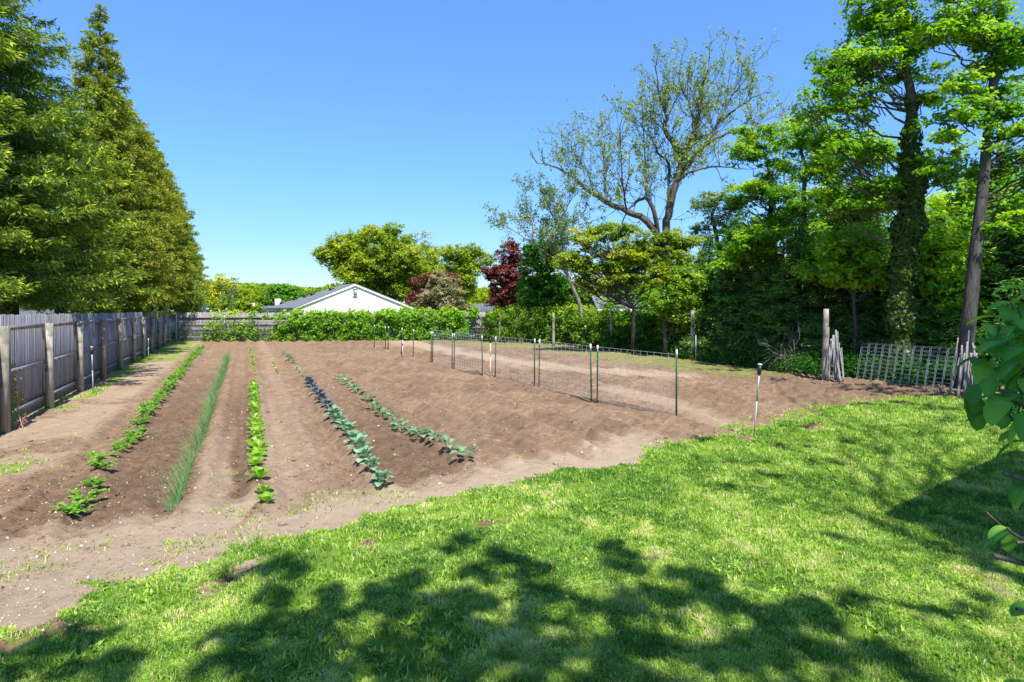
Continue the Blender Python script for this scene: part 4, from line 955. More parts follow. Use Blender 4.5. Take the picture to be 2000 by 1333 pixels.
for (px, py, rx, ry, Y, mt, t0, lab) in [(425, 565, 34, 34, 80, 'goldgreen', .75, 'orange-tinged tree next to the arborvitae row'), (480, 585, 34, 22, 90, 'goldgreen', .45, 'yellow-green tree second from the arborvitae row'),
        (520, 583, 30, 20, 95, 'yellowgreen', .3, 'low yellow-green tree above the two white chimneys'), (552, 575, 26, 17, 90, 'maple_deep', .75, 'deep green tree left of the white roof'), (590, 582, 22, 12, 110, 'maple_deep', .6, 'distant green tree just left of the white gable'),
        (455, 600, 50, 16, 70, 'yellowgreen', .2, 'low bushy tree behind the far vines'), (560, 592, 50, 10, 110, 'maple_deep', .6, 'distant low green tree behind the grey roof')]:
    cluster_tree('distant_tree', lab, 'tree', tr(px, 0, Y, [(px, py+ry*.6), (px+2, py)]), .3, [EL(px, py, rx, ry, Y), EL(px+rx*.3, py+ry*.3, rx*.7, ry*.7, Y)], M[mt], leaf=.34, nclump=46, cr=1.2, per=130, t0=t0, group=bT)
# feathery shrub behind the corner and the young sparse sapling
def whip_shrub(name, lab, loc, h, spread, n, mat, leafn=60, leaf=.1, cat='shrub', lean=0, thin=.012, lf=.35):
    r = empty(name, loc); tag(r, lab, cat); st, fb = MB(), MB()
    for k in range(n):
        az = rng.uniform(0, 6.28); s = spread*rng.uniform(.2, 1); hh = h*rng.uniform(.6, 1.05)
        e = np.array([math.cos(az)*s+lean, math.sin(az)*s, hh]); cu = curve((rng.normal(0, .12), rng.normal(0, .12), 0), e, 0, .03, 7, up=.05)
        st.tube(cu, np.linspace(thin, .003, 7), 4, cap=False)
        i = rng.uniform(lf, 1, leafn)*6; a = np.clip(i.astype(int), 0, 5); P = cu[a]+(cu[a+1]-cu[a])*(i-a)[:, None]+rng.normal(0, .09, (leafn, 3))
        add_leaves(fb, P, leaf, .5, .1, .35, None, -.2)
    st.build('stems', M['bark'], r); fb.build('foliage', M[mat], r); return r
whip_shrub('feathery_shrub', 'feathery pale green shrub behind the far left fence corner', W(372, 590, 40)*[1, 1, 0], 4.0, 1.25, 60, 'pale', 110, .16)
whip_shrub('sapling', 'young sapling with two leafy wands above the back fence', W(432, 590, 41)*[1, 1, 0], 4.9, .45, 5, 'greyleaf', 45, .2, 'tree', .4, .03, .6)
whip_shrub('sapling', 'slanting sapling wand rising left of the gold trees', W(446, 590, 41.5)*[1, 1, 0], 4.3, .6, 4, 'greyleaf', 35, .19, 'tree', .5, .03, .7)

# ------------------------------------------------------------------ middle group right of centre
mT = 'trees along the right-hand boundary'
cluster_tree('green_maple', 'deep green maple between the burgundy maple and the leaning grey tree', 'tree', tr(1060, 0, 36, [(1060, 600), (1062, 550), (1060, 520)]), .2,
             [EL(1055, 505, 32, 34, 36), EL(1060, 560, 45, 36, 36), EL(1045, 590, 35, 18, 36), EL(1100, 575, 34, 30, 36)], M['maple_deep'], leaf=.17, nclump=130, cr=.62, per=230, bark='bark_dark', group=mT, t0=.5)
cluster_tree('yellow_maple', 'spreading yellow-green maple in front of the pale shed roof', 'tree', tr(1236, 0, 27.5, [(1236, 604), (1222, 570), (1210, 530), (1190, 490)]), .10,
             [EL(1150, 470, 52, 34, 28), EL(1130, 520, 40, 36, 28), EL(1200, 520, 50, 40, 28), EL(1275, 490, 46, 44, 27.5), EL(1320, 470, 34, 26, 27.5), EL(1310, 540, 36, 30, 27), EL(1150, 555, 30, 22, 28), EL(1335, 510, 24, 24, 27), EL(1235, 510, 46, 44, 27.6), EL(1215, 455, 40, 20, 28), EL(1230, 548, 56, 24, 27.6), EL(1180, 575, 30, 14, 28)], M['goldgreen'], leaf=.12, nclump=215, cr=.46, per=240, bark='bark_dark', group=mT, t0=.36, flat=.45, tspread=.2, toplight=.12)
cluster_tree('understorey_tree', 'fresh green small tree against the dark hemlocks', 'tree', tr(1300, 0, 26, [(1300, 640), (1305, 600), (1310, 570)]), .1,
             [EL(1320, 590, 42, 32, 26), EL(1345, 620, 34, 26, 26), EL(1340, 545, 26, 28, 26)], M['hedge'], leaf=.12, nclump=80, cr=.5, per=220, group=mT, bark='bark_dark', t0=.45)
for (px, yb, hgt, wpx, mt, lab) in [(1146, 676, 70, 30, 'hedge', 'light green bush at the right end of the clipped hedge'), (1215, 686, 50, 34, 'maple_deep', 'round dark bush beside the post under the shed roof'), (1268, 690, 84, 40, 'maple_deep', 'large dark bush under the yellow-green maple'), (1318, 694, 80, 34, 'hedge', 'loose light bush before the hemlocks'), (1110, 672, 75, 26, 'hedge', 'bush rising at the back of the hedge')]:
    Y = G(px, yb)[1]+.6; k = Y/F; c = W(px, yb-hgt*.5, Y)
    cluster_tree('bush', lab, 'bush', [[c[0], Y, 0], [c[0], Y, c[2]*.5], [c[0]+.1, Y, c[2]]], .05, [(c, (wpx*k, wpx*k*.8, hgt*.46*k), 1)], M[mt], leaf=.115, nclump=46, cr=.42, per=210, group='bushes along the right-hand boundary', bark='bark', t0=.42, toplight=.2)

# traced trees with long limbs and sparse leaves
def traced_tree(name, lab, Y, limbs, base_px, mat, bark='bark', leaf=.12, twl=1.6, nt=7, tufts=5, spread=.5, group=None, trad=.3, upb=.5, lfn=9, jit=1.0, t0=.5, sub=2, dead=0, minf=.25, br=1, tr0=.02):
    a0 = W(base_px, 590, Y); a0[2] = -.1; r = empty(name, a0); tag(r, lab, 'tree', group); st, fb = MB(), MB()
    A, B, ra, rb = [], [], [], []; L0 = []
    for (r0, r1, pts) in limbs:
        dyd = np.cumsum(rng.normal(0, .4, len(pts))) if len(L0) else np.zeros(len(pts))
        P = np.array([W(x, y+max(0, 260-y)*.3, Y+dy)-a0 for (x, y), dy in zip(pts, dyd)])
        if not len(L0): P = np.concatenate([[[0, 0, 0]], P])
        # resample smoothly
        n = len(P); s = np.linspace(0, n-1, n*4); i = np.minimum(s.astype(int), n-2); fr = (s-i)[:, None]
        C = P[i]*(1-fr)+P[i+1]*fr; C[1:-1] = (C[:-2]+C[1:-1]*2+C[2:])/4; C[1:-1] += rng.normal(0, .025, C[1:-1].shape)
        r0 = r0*.78; r1 = r1*.7; st.tube(C, np.linspace(r0, r1, len(C)), 8 if r0 > .08 else 5, cap=False, rough=.05); L0.append((C, r0, r1))
    ends = []
    def grow(p, d, L, rad, depth):
        n = 4; q = p
        for k in range(n):
            d2 = d+rng.normal(0, .16, 3)+np.array([0, 0, .07*upb]); d2 /= np.linalg.norm(d2); e = q+d2*L/n
            A.append(q); B.append(e); ra.append(rad*(1-.2*k)); rb.append(rad*(1-.2*(k+1)))
            if depth > 0 and k > 0:
                for _ in range(br):
                    dd = d2+rng.normal(0, spread, 3); dd[2] += upb*.25; dd /= np.linalg.norm(dd); grow(e, dd, L*.52*rng.uniform(.7, 1.2), rad*.62, depth-1)
            if depth == 0: ends.append(e)
            q = e; d = d2
        ends.append(q)
    for li, (C, r0, r1) in enumerate(L0):
        m = int(nt*len(C)/8)
        for k in range(m):
            j = int(rng.uniform(minf if li == 0 else .12, 1)*(len(C)-1)); d = C[min(j+1, len(C)-1)]-C[max(j-1, 0)]; d /= np.linalg.norm(d)+1e-9
            dd = d*.5+rng.normal(0, spread, 3); dd[2] += upb; dd /= np.linalg.norm(dd)
            grow(C[j], dd, twl*rng.uniform(.5, 1.3)*(.7 if j > .8*len(C) else 1), tr0, sub)
        d = C[-1]-C[-3]; d /= np.linalg.norm(d); grow(C[-1], d, twl*.8, r1, sub)
    st.segs(A, B, ra, rb, 3)
    st.build('trunk', M[bark], r, smooth=True)
    if not dead:
        E = np.array(ends); idx = np.repeat(np.arange(len(E)), lfn); P = E[idx]+rng.normal(0, .09*jit, (len(idx), 3))
        add_leaves(fb, P, leaf, t0, .3, .6); fb.build('crown', M[mat], r)
    return r
traced_tree('tall_sparse_tree', 'tall grey-limbed tree with sparse small leaves against the sky', 34,
    [(.34, .24, [(1300, 520), (1300, 452), (1308, 400), (1322, 350), (1333, 312)]),
     (.24, .06, [(1333, 312), (1320, 285), (1302, 262), (1296, 240), (1305, 215), (1290, 180), (1285, 140)]),
     (.22, .05, [(1333, 312), (1350, 280), (1362, 240), (1366, 190), (1372, 130), (1380, 95)]),
     (.20, .05, [(1318, 360), (1345, 320), (1380, 280), (1400, 235), (1440, 190), (1470, 160)]),
     (.12, .04, [(1320, 355), (1350, 335), (1395, 325), (1450, 330)]),
     (.12, .04, [(1375, 285), (1420, 260), (1460, 250), (1490, 240)]),
     (.26, .12, [(1292, 470), (1262, 428), (1230, 415), (1195, 400), (1160, 380), (1140, 365), (1118, 345), (1100, 335)]),
     (.18, .08, [(1285, 460), (1278, 410), (1262, 385), (1240, 395), (1228, 410)]),
     (.14, .05, [(1305, 420), (1306, 370), (1308, 320), (1285, 300), (1270, 270)]),
     (.07, .03, [(1262, 385), (1262, 330), (1258, 280), (1255, 240)]),
     (.07, .03, [(1225, 412), (1215, 350), (1212, 290), (1210, 262)]),
     (.07, .03, [(1190, 398), (1180, 350), (1178, 300)]),
     (.06, .03, [(1160, 380), (1150, 340), (1125, 310)]),
     (.10, .04, [(1350, 285), (1355, 220), (1345, 170), (1330, 130)]),
     (.09, .04, [(1402, 232), (1425, 170), (1440, 125)])], 1300, 'pale', leaf=.15, twl=2.0, nt=7, group=mT, upb=.55, lfn=1, t0=.55, jit=.8, spread=.42, minf=.8, tr0=.026)
traced_tree('leaning_grey_tree', 'slender leaning grey tree with thin grey-green leaves', 33,
    [(.16, .10, [(1135, 600), (1118, 560), (1100, 520), (1088, 480), (1086, 440)]), (.08, .03, [(1086, 440), (1075, 410), (1062, 390)]), (.07, .03, [(1088, 450), (1105, 410), (1118, 385)]), (.06, .02, [(1100, 520), (1060, 490), (1020, 462), (985, 440)]), (.05, .02, [(1040, 475), (1040, 430), (1022, 395)]), (.05, .02, [(1088, 480), (1130, 440), (1145, 400)])],
    1140, 'greyleaf', 'bark_pale', leaf=.13, twl=1.3, nt=7, group=mT, lfn=2, upb=.5, t0=.5, minf=.5)
traced_tree('dead_snag_tree', 'thin bare dead treetop above the yellow-green maples', 30, [(.10, .03, [(1540, 520), (1535, 400), (1530, 300), (1528, 215), (1530, 190)])], 1540, 'pale', 'bark_pale', twl=.9, nt=3, group=mT, dead=1, sub=1, minf=.7)

# yellow-green maples at 1360..1650
for (tp_, Y, crowns, mt, lf, nc, t0, lab, bk) in [
    ([(1408, 600), (1405, 520), (1400, 460), (1392, 420), (1410, 380)], 30, [EL(1395, 395, 44, 30, 30), EL(1430, 420, 36, 40, 30), EL(1380, 450, 34, 30, 30)], 'greyleaf', .13, 44, .55, 'thin airy tree left of the bright maples', 'bark'),
    ([(1512, 640), (1512, 520), (1508, 420), (1500, 350), (1498, 300)], 27, [EL(1495, 270, 62, 42, 27), EL(1450, 300, 40, 34, 27), EL(1500, 345, 66, 40, 27), EL(1520, 420, 50, 50, 27), EL(1460, 380, 36, 30, 27), EL(1490, 470, 60, 34, 23.5), EL(1430, 500, 34, 26, 24)], 'maple', .15, 135, .55, 'bright maple with sunlit top left of the ivy tree', 'bark_dark'),
    ([(1576, 650), (1576, 500), (1572, 400), (1568, 330), (1565, 280)], 25, [EL(1575, 270, 50, 40, 25), EL(1590, 330, 60, 44, 25), EL(1560, 400, 44, 50, 25), EL(1620, 380, 34, 40, 25), EL(1575, 470, 40, 36, 24), EL(1640, 480, 44, 34, 21.5), EL(1600, 520, 44, 26, 21.5)], 'maple', .14, 135, .45, 'second bright maple close to the ivy tree', 'bark_dark'),
    ([(1445, 640), (1450, 540), (1455, 470)], 29, [EL(1450, 470, 50, 44, 29), EL(1480, 520, 50, 34, 29), EL(1410, 520, 36, 30, 29)], 'maple', .14, 60, .5, 'low bright maple rising behind the hemlocks', 'bark_dark')]:
    cluster_tree('maple_tree', lab, 'tree', tr(tp_[0][0], 0, Y, tp_), .16, crowns, M[mt], leaf=lf, nclump=int(nc*.72), cr=.6, per=190, bark=bk, group=mT, t0=t0, flat=.36, limb=.05, tspread=.2, toplight=.12)
# ivy-clad tree
def ivy_tree():
    Y = 18.6; pts = [(1752, 700), (1755, 600), (1762, 500), (1770, 400), (1776, 300), (1770, 200), (1765, 100), (1768, 0), (1772, -120)]
    t = tr(1752, 0, Y, pts); t = [np.array(q) for q in t]
    root = cluster_tree('ivy_clad_tree', 'tall maple whose trunk is wrapped thickly in dark ivy', 'tree', t, .24,
        [EL(1700, 60, 70, 44, Y), EL(1660, 120, 56, 50, Y), EL(1640, 185, 60, 40, Y), EL(1720, 130, 60, 50, Y), EL(1600, 200, 40, 28, Y), EL(1700, 215, 70, 34, Y), EL(1800, 60, 60, 60, Y), EL(1810, 170, 50, 50, Y), EL(1640, 290, 56, 40, Y), EL(1680, 360, 50, 34, Y), EL(1720, 20, 60, 40, Y), EL(1820, 330, 60, 44, Y), EL(1750, -80, 110, 70, Y), EL(1650, 390, 44, 30, Y)],
        M['maple'], leaf=.14, nclump=160, cr=.62, per=165, group=mT, t0=.50, flat=.30, limb=.045, tspread=.2, gap=.1)
    ib = MB(); T = np.array(t)-np.array(t[0])
    for a, b_, w0, w1, n in ((0, 1, .38, .38, 1500), (1, 2, .38, .36, 2600), (2, 3, .36, .38, 2800), (3, 4, .38, .40, 3000), (4, 5, .40, .30, 2800), (5, 6, .28, .12, 900)):
        s = rng.uniform(0, 1, n); c = T[a]+(T[b_]-T[a])*s[:, None]; w = (w0+(w1-w0)*s)*(1+.25*np.sin(s*9+a)); az = rng.uniform(0, 6.28, n)
        o = np.stack([np.cos(az), np.sin(az), np.zeros(n)], 1); add_leaves(ib, c+o*(w*rng.uniform(.7, 1.1, n))[:, None], .12, .4, .1, .9, o*3)
    ib.build('ivy', M['ivy'], root)
ivy_tree()
# leaning trunk on the far right and the one behind it
Y = 16.4
cluster_tree('leaning_tree', 'tall dark-trunked maple leaning right at the right edge', 'tree', [W(x_, y_, Y) for x_, y_ in [(1880, 770), (1886, 690), (1894, 600), (1905, 500), (1916, 400), (1926, 300), (1934, 220), (1946, 110), (1958, 0), (1968, -120)]], .21,
    [EL(1900, 60, 70, 50, Y), EL(1970, 90, 60, 70, Y), EL(1880, 160, 60, 44, Y), EL(1960, 220, 60, 60, Y), EL(1860, 240, 40, 40, Y), EL(1980, 330, 60, 60, Y), EL(1900, -40, 130, 60, Y), EL(2060, 200, 80, 120, Y), EL(1860, 330, 44, 36, Y), EL(1960, 430, 50, 40, Y), EL(1840, 60, 30, 30, Y)],
    M['maple'], leaf=.14, nclump=115, cr=.6, per=165, bark='bark_dark', group=mT, t0=.54, flat=.30, limb=.04, tspread=.2)
cluster_tree('pale_trunk_tree', 'pale-trunked tree just behind the leaning dark trunk', 'tree', tr(1914, 0, 21, [(1914, 600), (1920, 480), (1930, 400), (1942, 320), (1945, 250)]), .2,
    [EL(1930, 380, 70, 60, 21), EL(1880, 450, 60, 50, 21), EL(1970, 470, 60, 50, 21)], M['maple'], leaf=.15, nclump=80, cr=.62, per=180, bark='bark_pale', group=mT, t0=.6, flat=.5, tspread=.2)
for (px, Y, pts, crowns, mt, t0, nc, lab, bk, tr_) in [
    (1700, 26, [(1700, 600), (1700, 500), (1698, 400), (1700, 330)], [EL(1660, 420, 60, 44, 26), EL(1700, 470, 50, 44, 26), EL(1640, 500, 50, 34, 26)], 'maple', .5, 70, 'grey straight trunk left of the ivy tree', 'bark', .13),
    (1716, 24, [(1714, 600), (1716, 500), (1718, 400)], [EL(1730, 380, 50, 36, 24), EL(1700, 300, 40, 40, 24)], 'maple', .4, 44, 'second grey trunk touching the ivy column', 'bark_pale', .12),
    (1850, 32, [(1850, 560), (1845, 460), (1840, 380)], [EL(1850, 430, 70, 60, 32), EL(1800, 480, 60, 50, 32), EL(1880, 520, 60, 40, 32), EL(1850, 560, 70, 30, 32)], 'maple', .75, 110, 'sunny yellow-green tree glowing behind the ivy tree', 'bark', .16),
    (1990, 30, [(1990, 560), (1992, 460), (1990, 380)], [EL(1990, 440, 70, 70, 30), EL(2040, 520, 80, 60, 30), EL(1950, 540, 60, 40, 30)], 'maple', .7, 100, 'sunny tree at the right edge behind the leaning trunk', 'bark', .16),
    (1640, 34, [(1640, 560), (1640, 470)], [EL(1640, 460, 70, 50, 34), EL(1690, 520, 60, 40, 34), EL(1590, 520, 60, 40, 34)], 'maple', .6, 60, 'sunny tree behind the hemlocks and maples', 'bark', .16),
    (1760, 38, [(1760, 560), (1762, 470)], [EL(1760, 500, 90, 50, 38), EL(1760, 560, 100, 30, 38)], 'greyleaf', .4, 60, 'hazy pale tree deep behind the ivy column', 'bark', .16),
    (1668, 20, [(1668, 640), (1666, 560), (1660, 500)], [EL(1660, 480, 46, 34, 20), EL(1690, 540, 44, 26, 20), EL(1625, 520, 30, 26, 20)], 'maple', .45, 38, 'young bright maple in front of the hemlocks left of the ivy', 'bark_dark', .07),
    (1838, 19.5, [(1838, 660), (1836, 560), (1840, 500)], [EL(1845, 480, 44, 40, 19.5), EL(1830, 545, 44, 40, 19.5), EL(1860, 600, 34, 30, 19.5)], 'maple', .55, 44, 'young bright maple between the ivy column and the leaning trunk', 'bark_dark', .07),
    (1500, 36, [(1500, 560), (1500, 500)], [EL(1500, 540, 90, 44, 36), EL(1400, 560, 70, 34, 36)], 'maple_deep', .6, 70, 'deep green tree hidden behind the hemlocks', 'bark', .16)]:
    cluster_tree('woodland_tree', lab, 'tree', tr(px, 0, Y, pts), tr_, crowns, M[mt], leaf=.16, nclump=nc, cr=.75, per=190, bark=bk, group=mT, t0=min(.85, t0+.18), flat=.5, tspread=.18)

# distant tree belt on the horizon
fb = MB(); n = 60000; X_ = rng.uniform(-110, 120, n); Y_ = rng.uniform(118, 140, n); top = 3.6+4.5*fbm(X_*.07, Y_*.02, 4, 170)
P = np.stack([X_, Y_, rng.uniform(0, 1, n)**.7*top], 1)
add_leaves(fb, P, .85, np.clip(.1+.9*fbm(X_*.12, X_*0, 3, 172), 0, 1), .3, .8); o = fb.build('distant_woods', M['goldgreen']); tag(o, 'low distant belt of trees along the horizon', kind='stuff')
# far understorey closing the gaps low between the trunks
fb = MB(); n = 60000; X_ = rng.uniform(5, 46, n); Y_ = 31+rng.uniform(0, 7, n)-.12*X_; top = 2.2+3.6*fbm(X_*.5, Y_*.3, 3, 70)
P = np.stack([X_, Y_, rng.uniform(0, 1, n)**.8*top], 1); keep = fbm(P[:, 0]*1.5, P[:, 2]*1.5, 3, 71) > .36; P = P[keep]
add_leaves(fb, P, .2, np.clip(.3+.8*(fbm(P[:, 0]*.8, P[:, 2]*.8, 3, 72)-.3), 0, 1), .35, .7); o = fb.build('woodland_undergrowth', M['maple']); tag(o, 'bright leafy thicket deep behind the hemlocks', kind='stuff')
# dark hemlocks
hemP = [(1385, 708, 4.9, 1.4), (1440, 716, 5.4, 1.5), (1500, 722, 4.5, 1.5), (1560, 730, 4.9, 1.5), (1650, 735, 4.3, 1.5), (1715, 738, 4.7, 1.6), (1790, 745, 4.3, 1.8), (1838, 748, 4.4, 1.4), (1960, 752, 4.6, 2.0), (2060, 760, 6.0, 2.2)]
hlab = ['dark hemlock at the left end of the row beside the wooden post', 'tallest dark hemlock with a brownish patch near the top', 'dark hemlock above the dead branches', 'dark hemlock left of the round wooden post', 'dark hemlock just right of the first pole bundle', 'dark hemlock behind the left half of the wire panel', 'dark hemlock under the ivy trunk behind the wire panel', 'dark hemlock left of the second pole bundle', 'dark hemlock behind the second pole bundle', 'dark hemlock beyond the right edge']
hp = []
for k in range(2):
    hp.append(conifer('hemlock_tree', hlab[k], (0, 0, 0), 'dark hemlocks behind the garden', mat='hemlock', Hh=6.0, Rr=1.8, z0=.15, tiers=54, per=12, pw=.9, dens=1.9, tip=.8, droop=.3, spray=.15, body=.3, width=.13, hang=.35))
for k, (px, yb, h, rr) in enumerate(hemP):
    o = hp[k] if k < 2 else copy_tree(hp[k % 2]); g = G(px, yb-9); g[1] += .0
    g = g*(1+1.1/g[1]); o.location = (g[0], g[1], -.05); o.scale = (rr/1.8*1.5, rr/1.8*1.5, h/6*1.08); o.rotation_euler = (0, 0, k*1.3)
    tag(o, hlab[k], 'tree', 'dark hemlocks behind the garden')
# tangled dead branches
def dead_brush():
    g = G(1548, 727); r = MB(); A, B, ra, rb = [], [], [], []
    def gr(p, d, L, rad, dep):
        q = p
        for k in range(4):
            d = d+rng.normal(0, .3, 3); d /= np.linalg.norm(d); e = q+d*L/4; A.append(q); B.append(e); ra.append(rad); rb.append(rad*.85); q = e
            if dep > 0 and k > 0: gr(e, d+rng.normal(0, .8, 3), L*.6, rad*.6, dep-1)
    for k in range(7): gr(np.array([rng.normal(0, .06), 0, 0]), np.array([rng.normal(-.15, .4), rng.normal(0, .2), 1]), rng.uniform(.7, 1.25), .014, 2)
    r.segs(A, B, ra, rb, 4); o = r.build('dead_brush', M['bark_pale']); o.location = Vector(g); tag(o, 'tangle of bare grey branches standing before the hemlocks', 'dead shrub')
dead_brush()
m = MB(); m.segs([[0, 0, 0], [0, 0, .28], [0, 0, .3], [.0, 0, .2]], [[0, 0, .3], [-.1, 0, .62], [.1, 0, .58], [.12, 0, .42]], .009, .005, 4); o = m.build('dead_twig', M['bark_pale']); o.location = Vector(G(640, 733)); tag(o, 'forked pale dead twig standing in the soil', 'twig')

# undergrowth along the right boundary
ug = [G(1195, 684), G(1353, 703), G(1500, 722), G(1612, 740), G(1700, 745), G(1860, 765), G(2050, 770)]
fb = MB(); n = 75000; s = rng.uniform(0, len(ug)-1.001, n); i = s.astype(int); U = np.array(ug); P = U[i]+(U[i+1]-U[i])*(s-i)[:, None]; P[:, 1] += rng.uniform(.35, 1.7, n)+.7*(s > 2.9); P[:, 0] += rng.normal(0, .2, n)
P[:, 2] = np.abs(rng.normal(0, .22, n))*(.4+fbm(P[:, 0]*1.3, P[:, 1]*1.3, 3, 8)*1.5)
add_leaves(fb, P, .08, .22, .4, .7); o = fb.build('undergrowth', M['maple_deep']); tag(o, 'low leafy undergrowth below the hemlocks', kind='stuff')

# ------------------------------------------------------------------ vine with dried orange leaves on the left fence
def dried_vine():
    Yv = 11.6; g = np.array([fenceX(Yv)+.45, Yv-.1, 0]); r = empty('fence_vine', g); tag(r, 'vine with dried orange leaf clusters on the left fence', 'vine'); st, fo, fg = MB(), MB(), MB()
    for (x0, y0, x1, y1, dry) in [(20, 838, 12, 700, 0), (30, 832, 5, 740, 0), (10, 845, 22, 770, 0), (45, 838, 15, 730, 1), (38, 840, 42, 800, 1), (2, 850, 20, 800, 0), (15, 730, 48, 790, 1), (0, 700, 30, 725, 1), (20, 846, 60, 838, 1), (5, 850, 30, 848, 0)]:
        a, b_ = W(x0, y0, 11.3)-g, W(x1, y1, 11.6)-g; cu = curve(a, b_, 0, .05, 7, up=.06); st.tube(cu, np.linspace(.009, .003, 7), 4, cap=False, t=.7)
        n = 60 if dry else 120; i = rng.uniform(.2, 1, n)*6; j = np.clip(i.astype(int), 0, 5); P = cu[j]+(cu[j+1]-cu[j])*(i-j)[:, None]+rng.normal(0, .035 if dry else .07, (n, 3))
        add_leaves(fo if dry else fg, P, .035 if dry else .06, .5, .2, .8)
    st.build('stems', M['post_tan'], r); fo.build('dried_leaves', M['dryleaf'], r); fg.build('green_leaves', M['vine'], r)
dried_vine()
for (px, py, s, lab) in [(232, 712, .5, 'green creeper climbing the tan fence post'), (196, 738, .28, 'small weed at the foot of the tan post'), (258, 700, .3, 'small creeper at the foot of a middle fence post')]:
    g = G(px, py); cluster_tree('creeper', lab, 'plant', [g, g+[0, 0, s*.5], g+[0, 0, s]], .006, [(g+[0, 0, s*.5], (.16, .1, s*.5), 1)], M['vine'], leaf=.06, nclump=8, cr=.12, per=40, group='creepers at the foot of the left fence')

# ------------------------------------------------------------------ shrub with large leaves close on the right
def near_shrub():
    g = np.array([2.55, 1.75, 0]); r = empty('large_leaf_shrub', g); tag(r, 'large-leaved green shrub reaching in at the right edge', 'shrub'); st, fb = MB(), MB()
    def broad(P, az, L, t, p0):
        leafstrip(fb, P-g, az, L, L*.62, p0, p0-random.uniform(.5, 1.1), 8, .22, t, prof=lambda v: math.sin(math.pi*min(1, .07+.86*v**.72))**.85, tipw=.02, ruff=.02)
    tw = []
    ends = [(1935, 690, 2.0), (1890, 700, 2.05), (1905, 745, 1.95), (1950, 640, 2.1), (1930, 760, 1.9), (1975, 720, 1.9), (1965, 600, 2.1), (1990, 560, 2.1), (1960, 820, 1.8), (1985, 660, 2.0), (1950, 710, 2.1), (2010, 780, 1.85), (2030, 690, 1.9), (1945, 670, 1.95), (1990, 630, 2.0), (1960, 735, 2.0), (2000, 745, 2.1), (2010, 650, 2.1), (2000, 590, 2.15), (1985, 800, 2.0), (1920, 720, 2.0), (1950, 585, 2.1), (1930, 640, 2.05), (1975, 565, 2.2), (1900, 770, 1.95), (1900, 660, 2.1)]
    for (x, y, Y) in ends:
        P = W(x+22, y, Y); a = np.array([2.35, 1.9, .9+random.uniform(-.3, .5)]); cu = curve(a, P, 0, .03, 7, up=.08)
        st.tube(cu-g, np.linspace(.009, .003, 7), 6, cap=False)
        for k in range(13):
            j = random.randint(2, 6); broad(cu[j]+rng.normal(0, .02, 3), random.uniform(1.9, 4.9), random.uniform(.065, .12), random.uniform(.1, .9), random.uniform(-1.0, .3))
        for k in range(12):
            q = cu[-1]-g+np.array([0, 0, .02])+rng.normal(0, .008, 3); fb.add([q+[-.004, 0, 0], q+[0, -.004, 0], q+[.004, 0, 0], q+[0, 0, .007]], [[0, 1, 2, 3]], .9)
    for (x, y, Y, n, x0, y0) in [(1925, 1000, 1.5, 4, 2120, 1080), (1965, 1030, 1.45, 4, 2100, 1120), (1985, 1060, 1.45, 3, 2120, 1100), (1985, 1190, 1.3, 2, 2140, 1230), (1990, 1330, 1.2, 2, 2100, 1400)]:
        P = W(x, y, Y); a = W(x0, y0, Y+.15); cu = curve(a, P, 0, .03, 6); st.tube(cu-g, np.linspace(.007, .003, 6), 6, cap=False); st.tube(np.array([[0, 0, .5], (a-g)*.6+[0, 0, .25], a-g]), [.012, .01, .007], 6, cap=False)
        for k in range(n): broad(cu[random.randint(3, 5)], random.uniform(2.2, 4.4), random.uniform(.05, .085), random.uniform(.1, .9), random.uniform(-.8, .3))
    for (x0, y0, x1, y1) in [(2120, 970, 1962, 926), (2120, 1140, 1943, 1086)]:
        st.tube(np.array([W(x0, y0, 1.6), W((x0+x1)/2, (y0+y1)/2-3, 1.55), W(x1, y1, 1.5)])-g, [.009, .008, .006], 8, t=.8); st.tube(np.array([[0, 0, .5], W(x0, y0, 1.6)-g]), [.012, .009], 6, cap=False)
    st.tube(np.array([[0, 0, 0], [.0, .05, .5], [-.15, .12, 1.0], [-.2, .15, 1.6]]), [.025, .02, .016, .01], 8)
    st.tube(np.array([[0, 0, 0], [.05, -.1, .5], [.0, -.2, 1.0], [.1, -.2, 1.5]]), [.02, .018, .014, .01], 8)
    st.build('stems', M['bark'], r, smooth=True); fb.build('foliage', M['shrub'], r, smooth=True)
near_shrub()

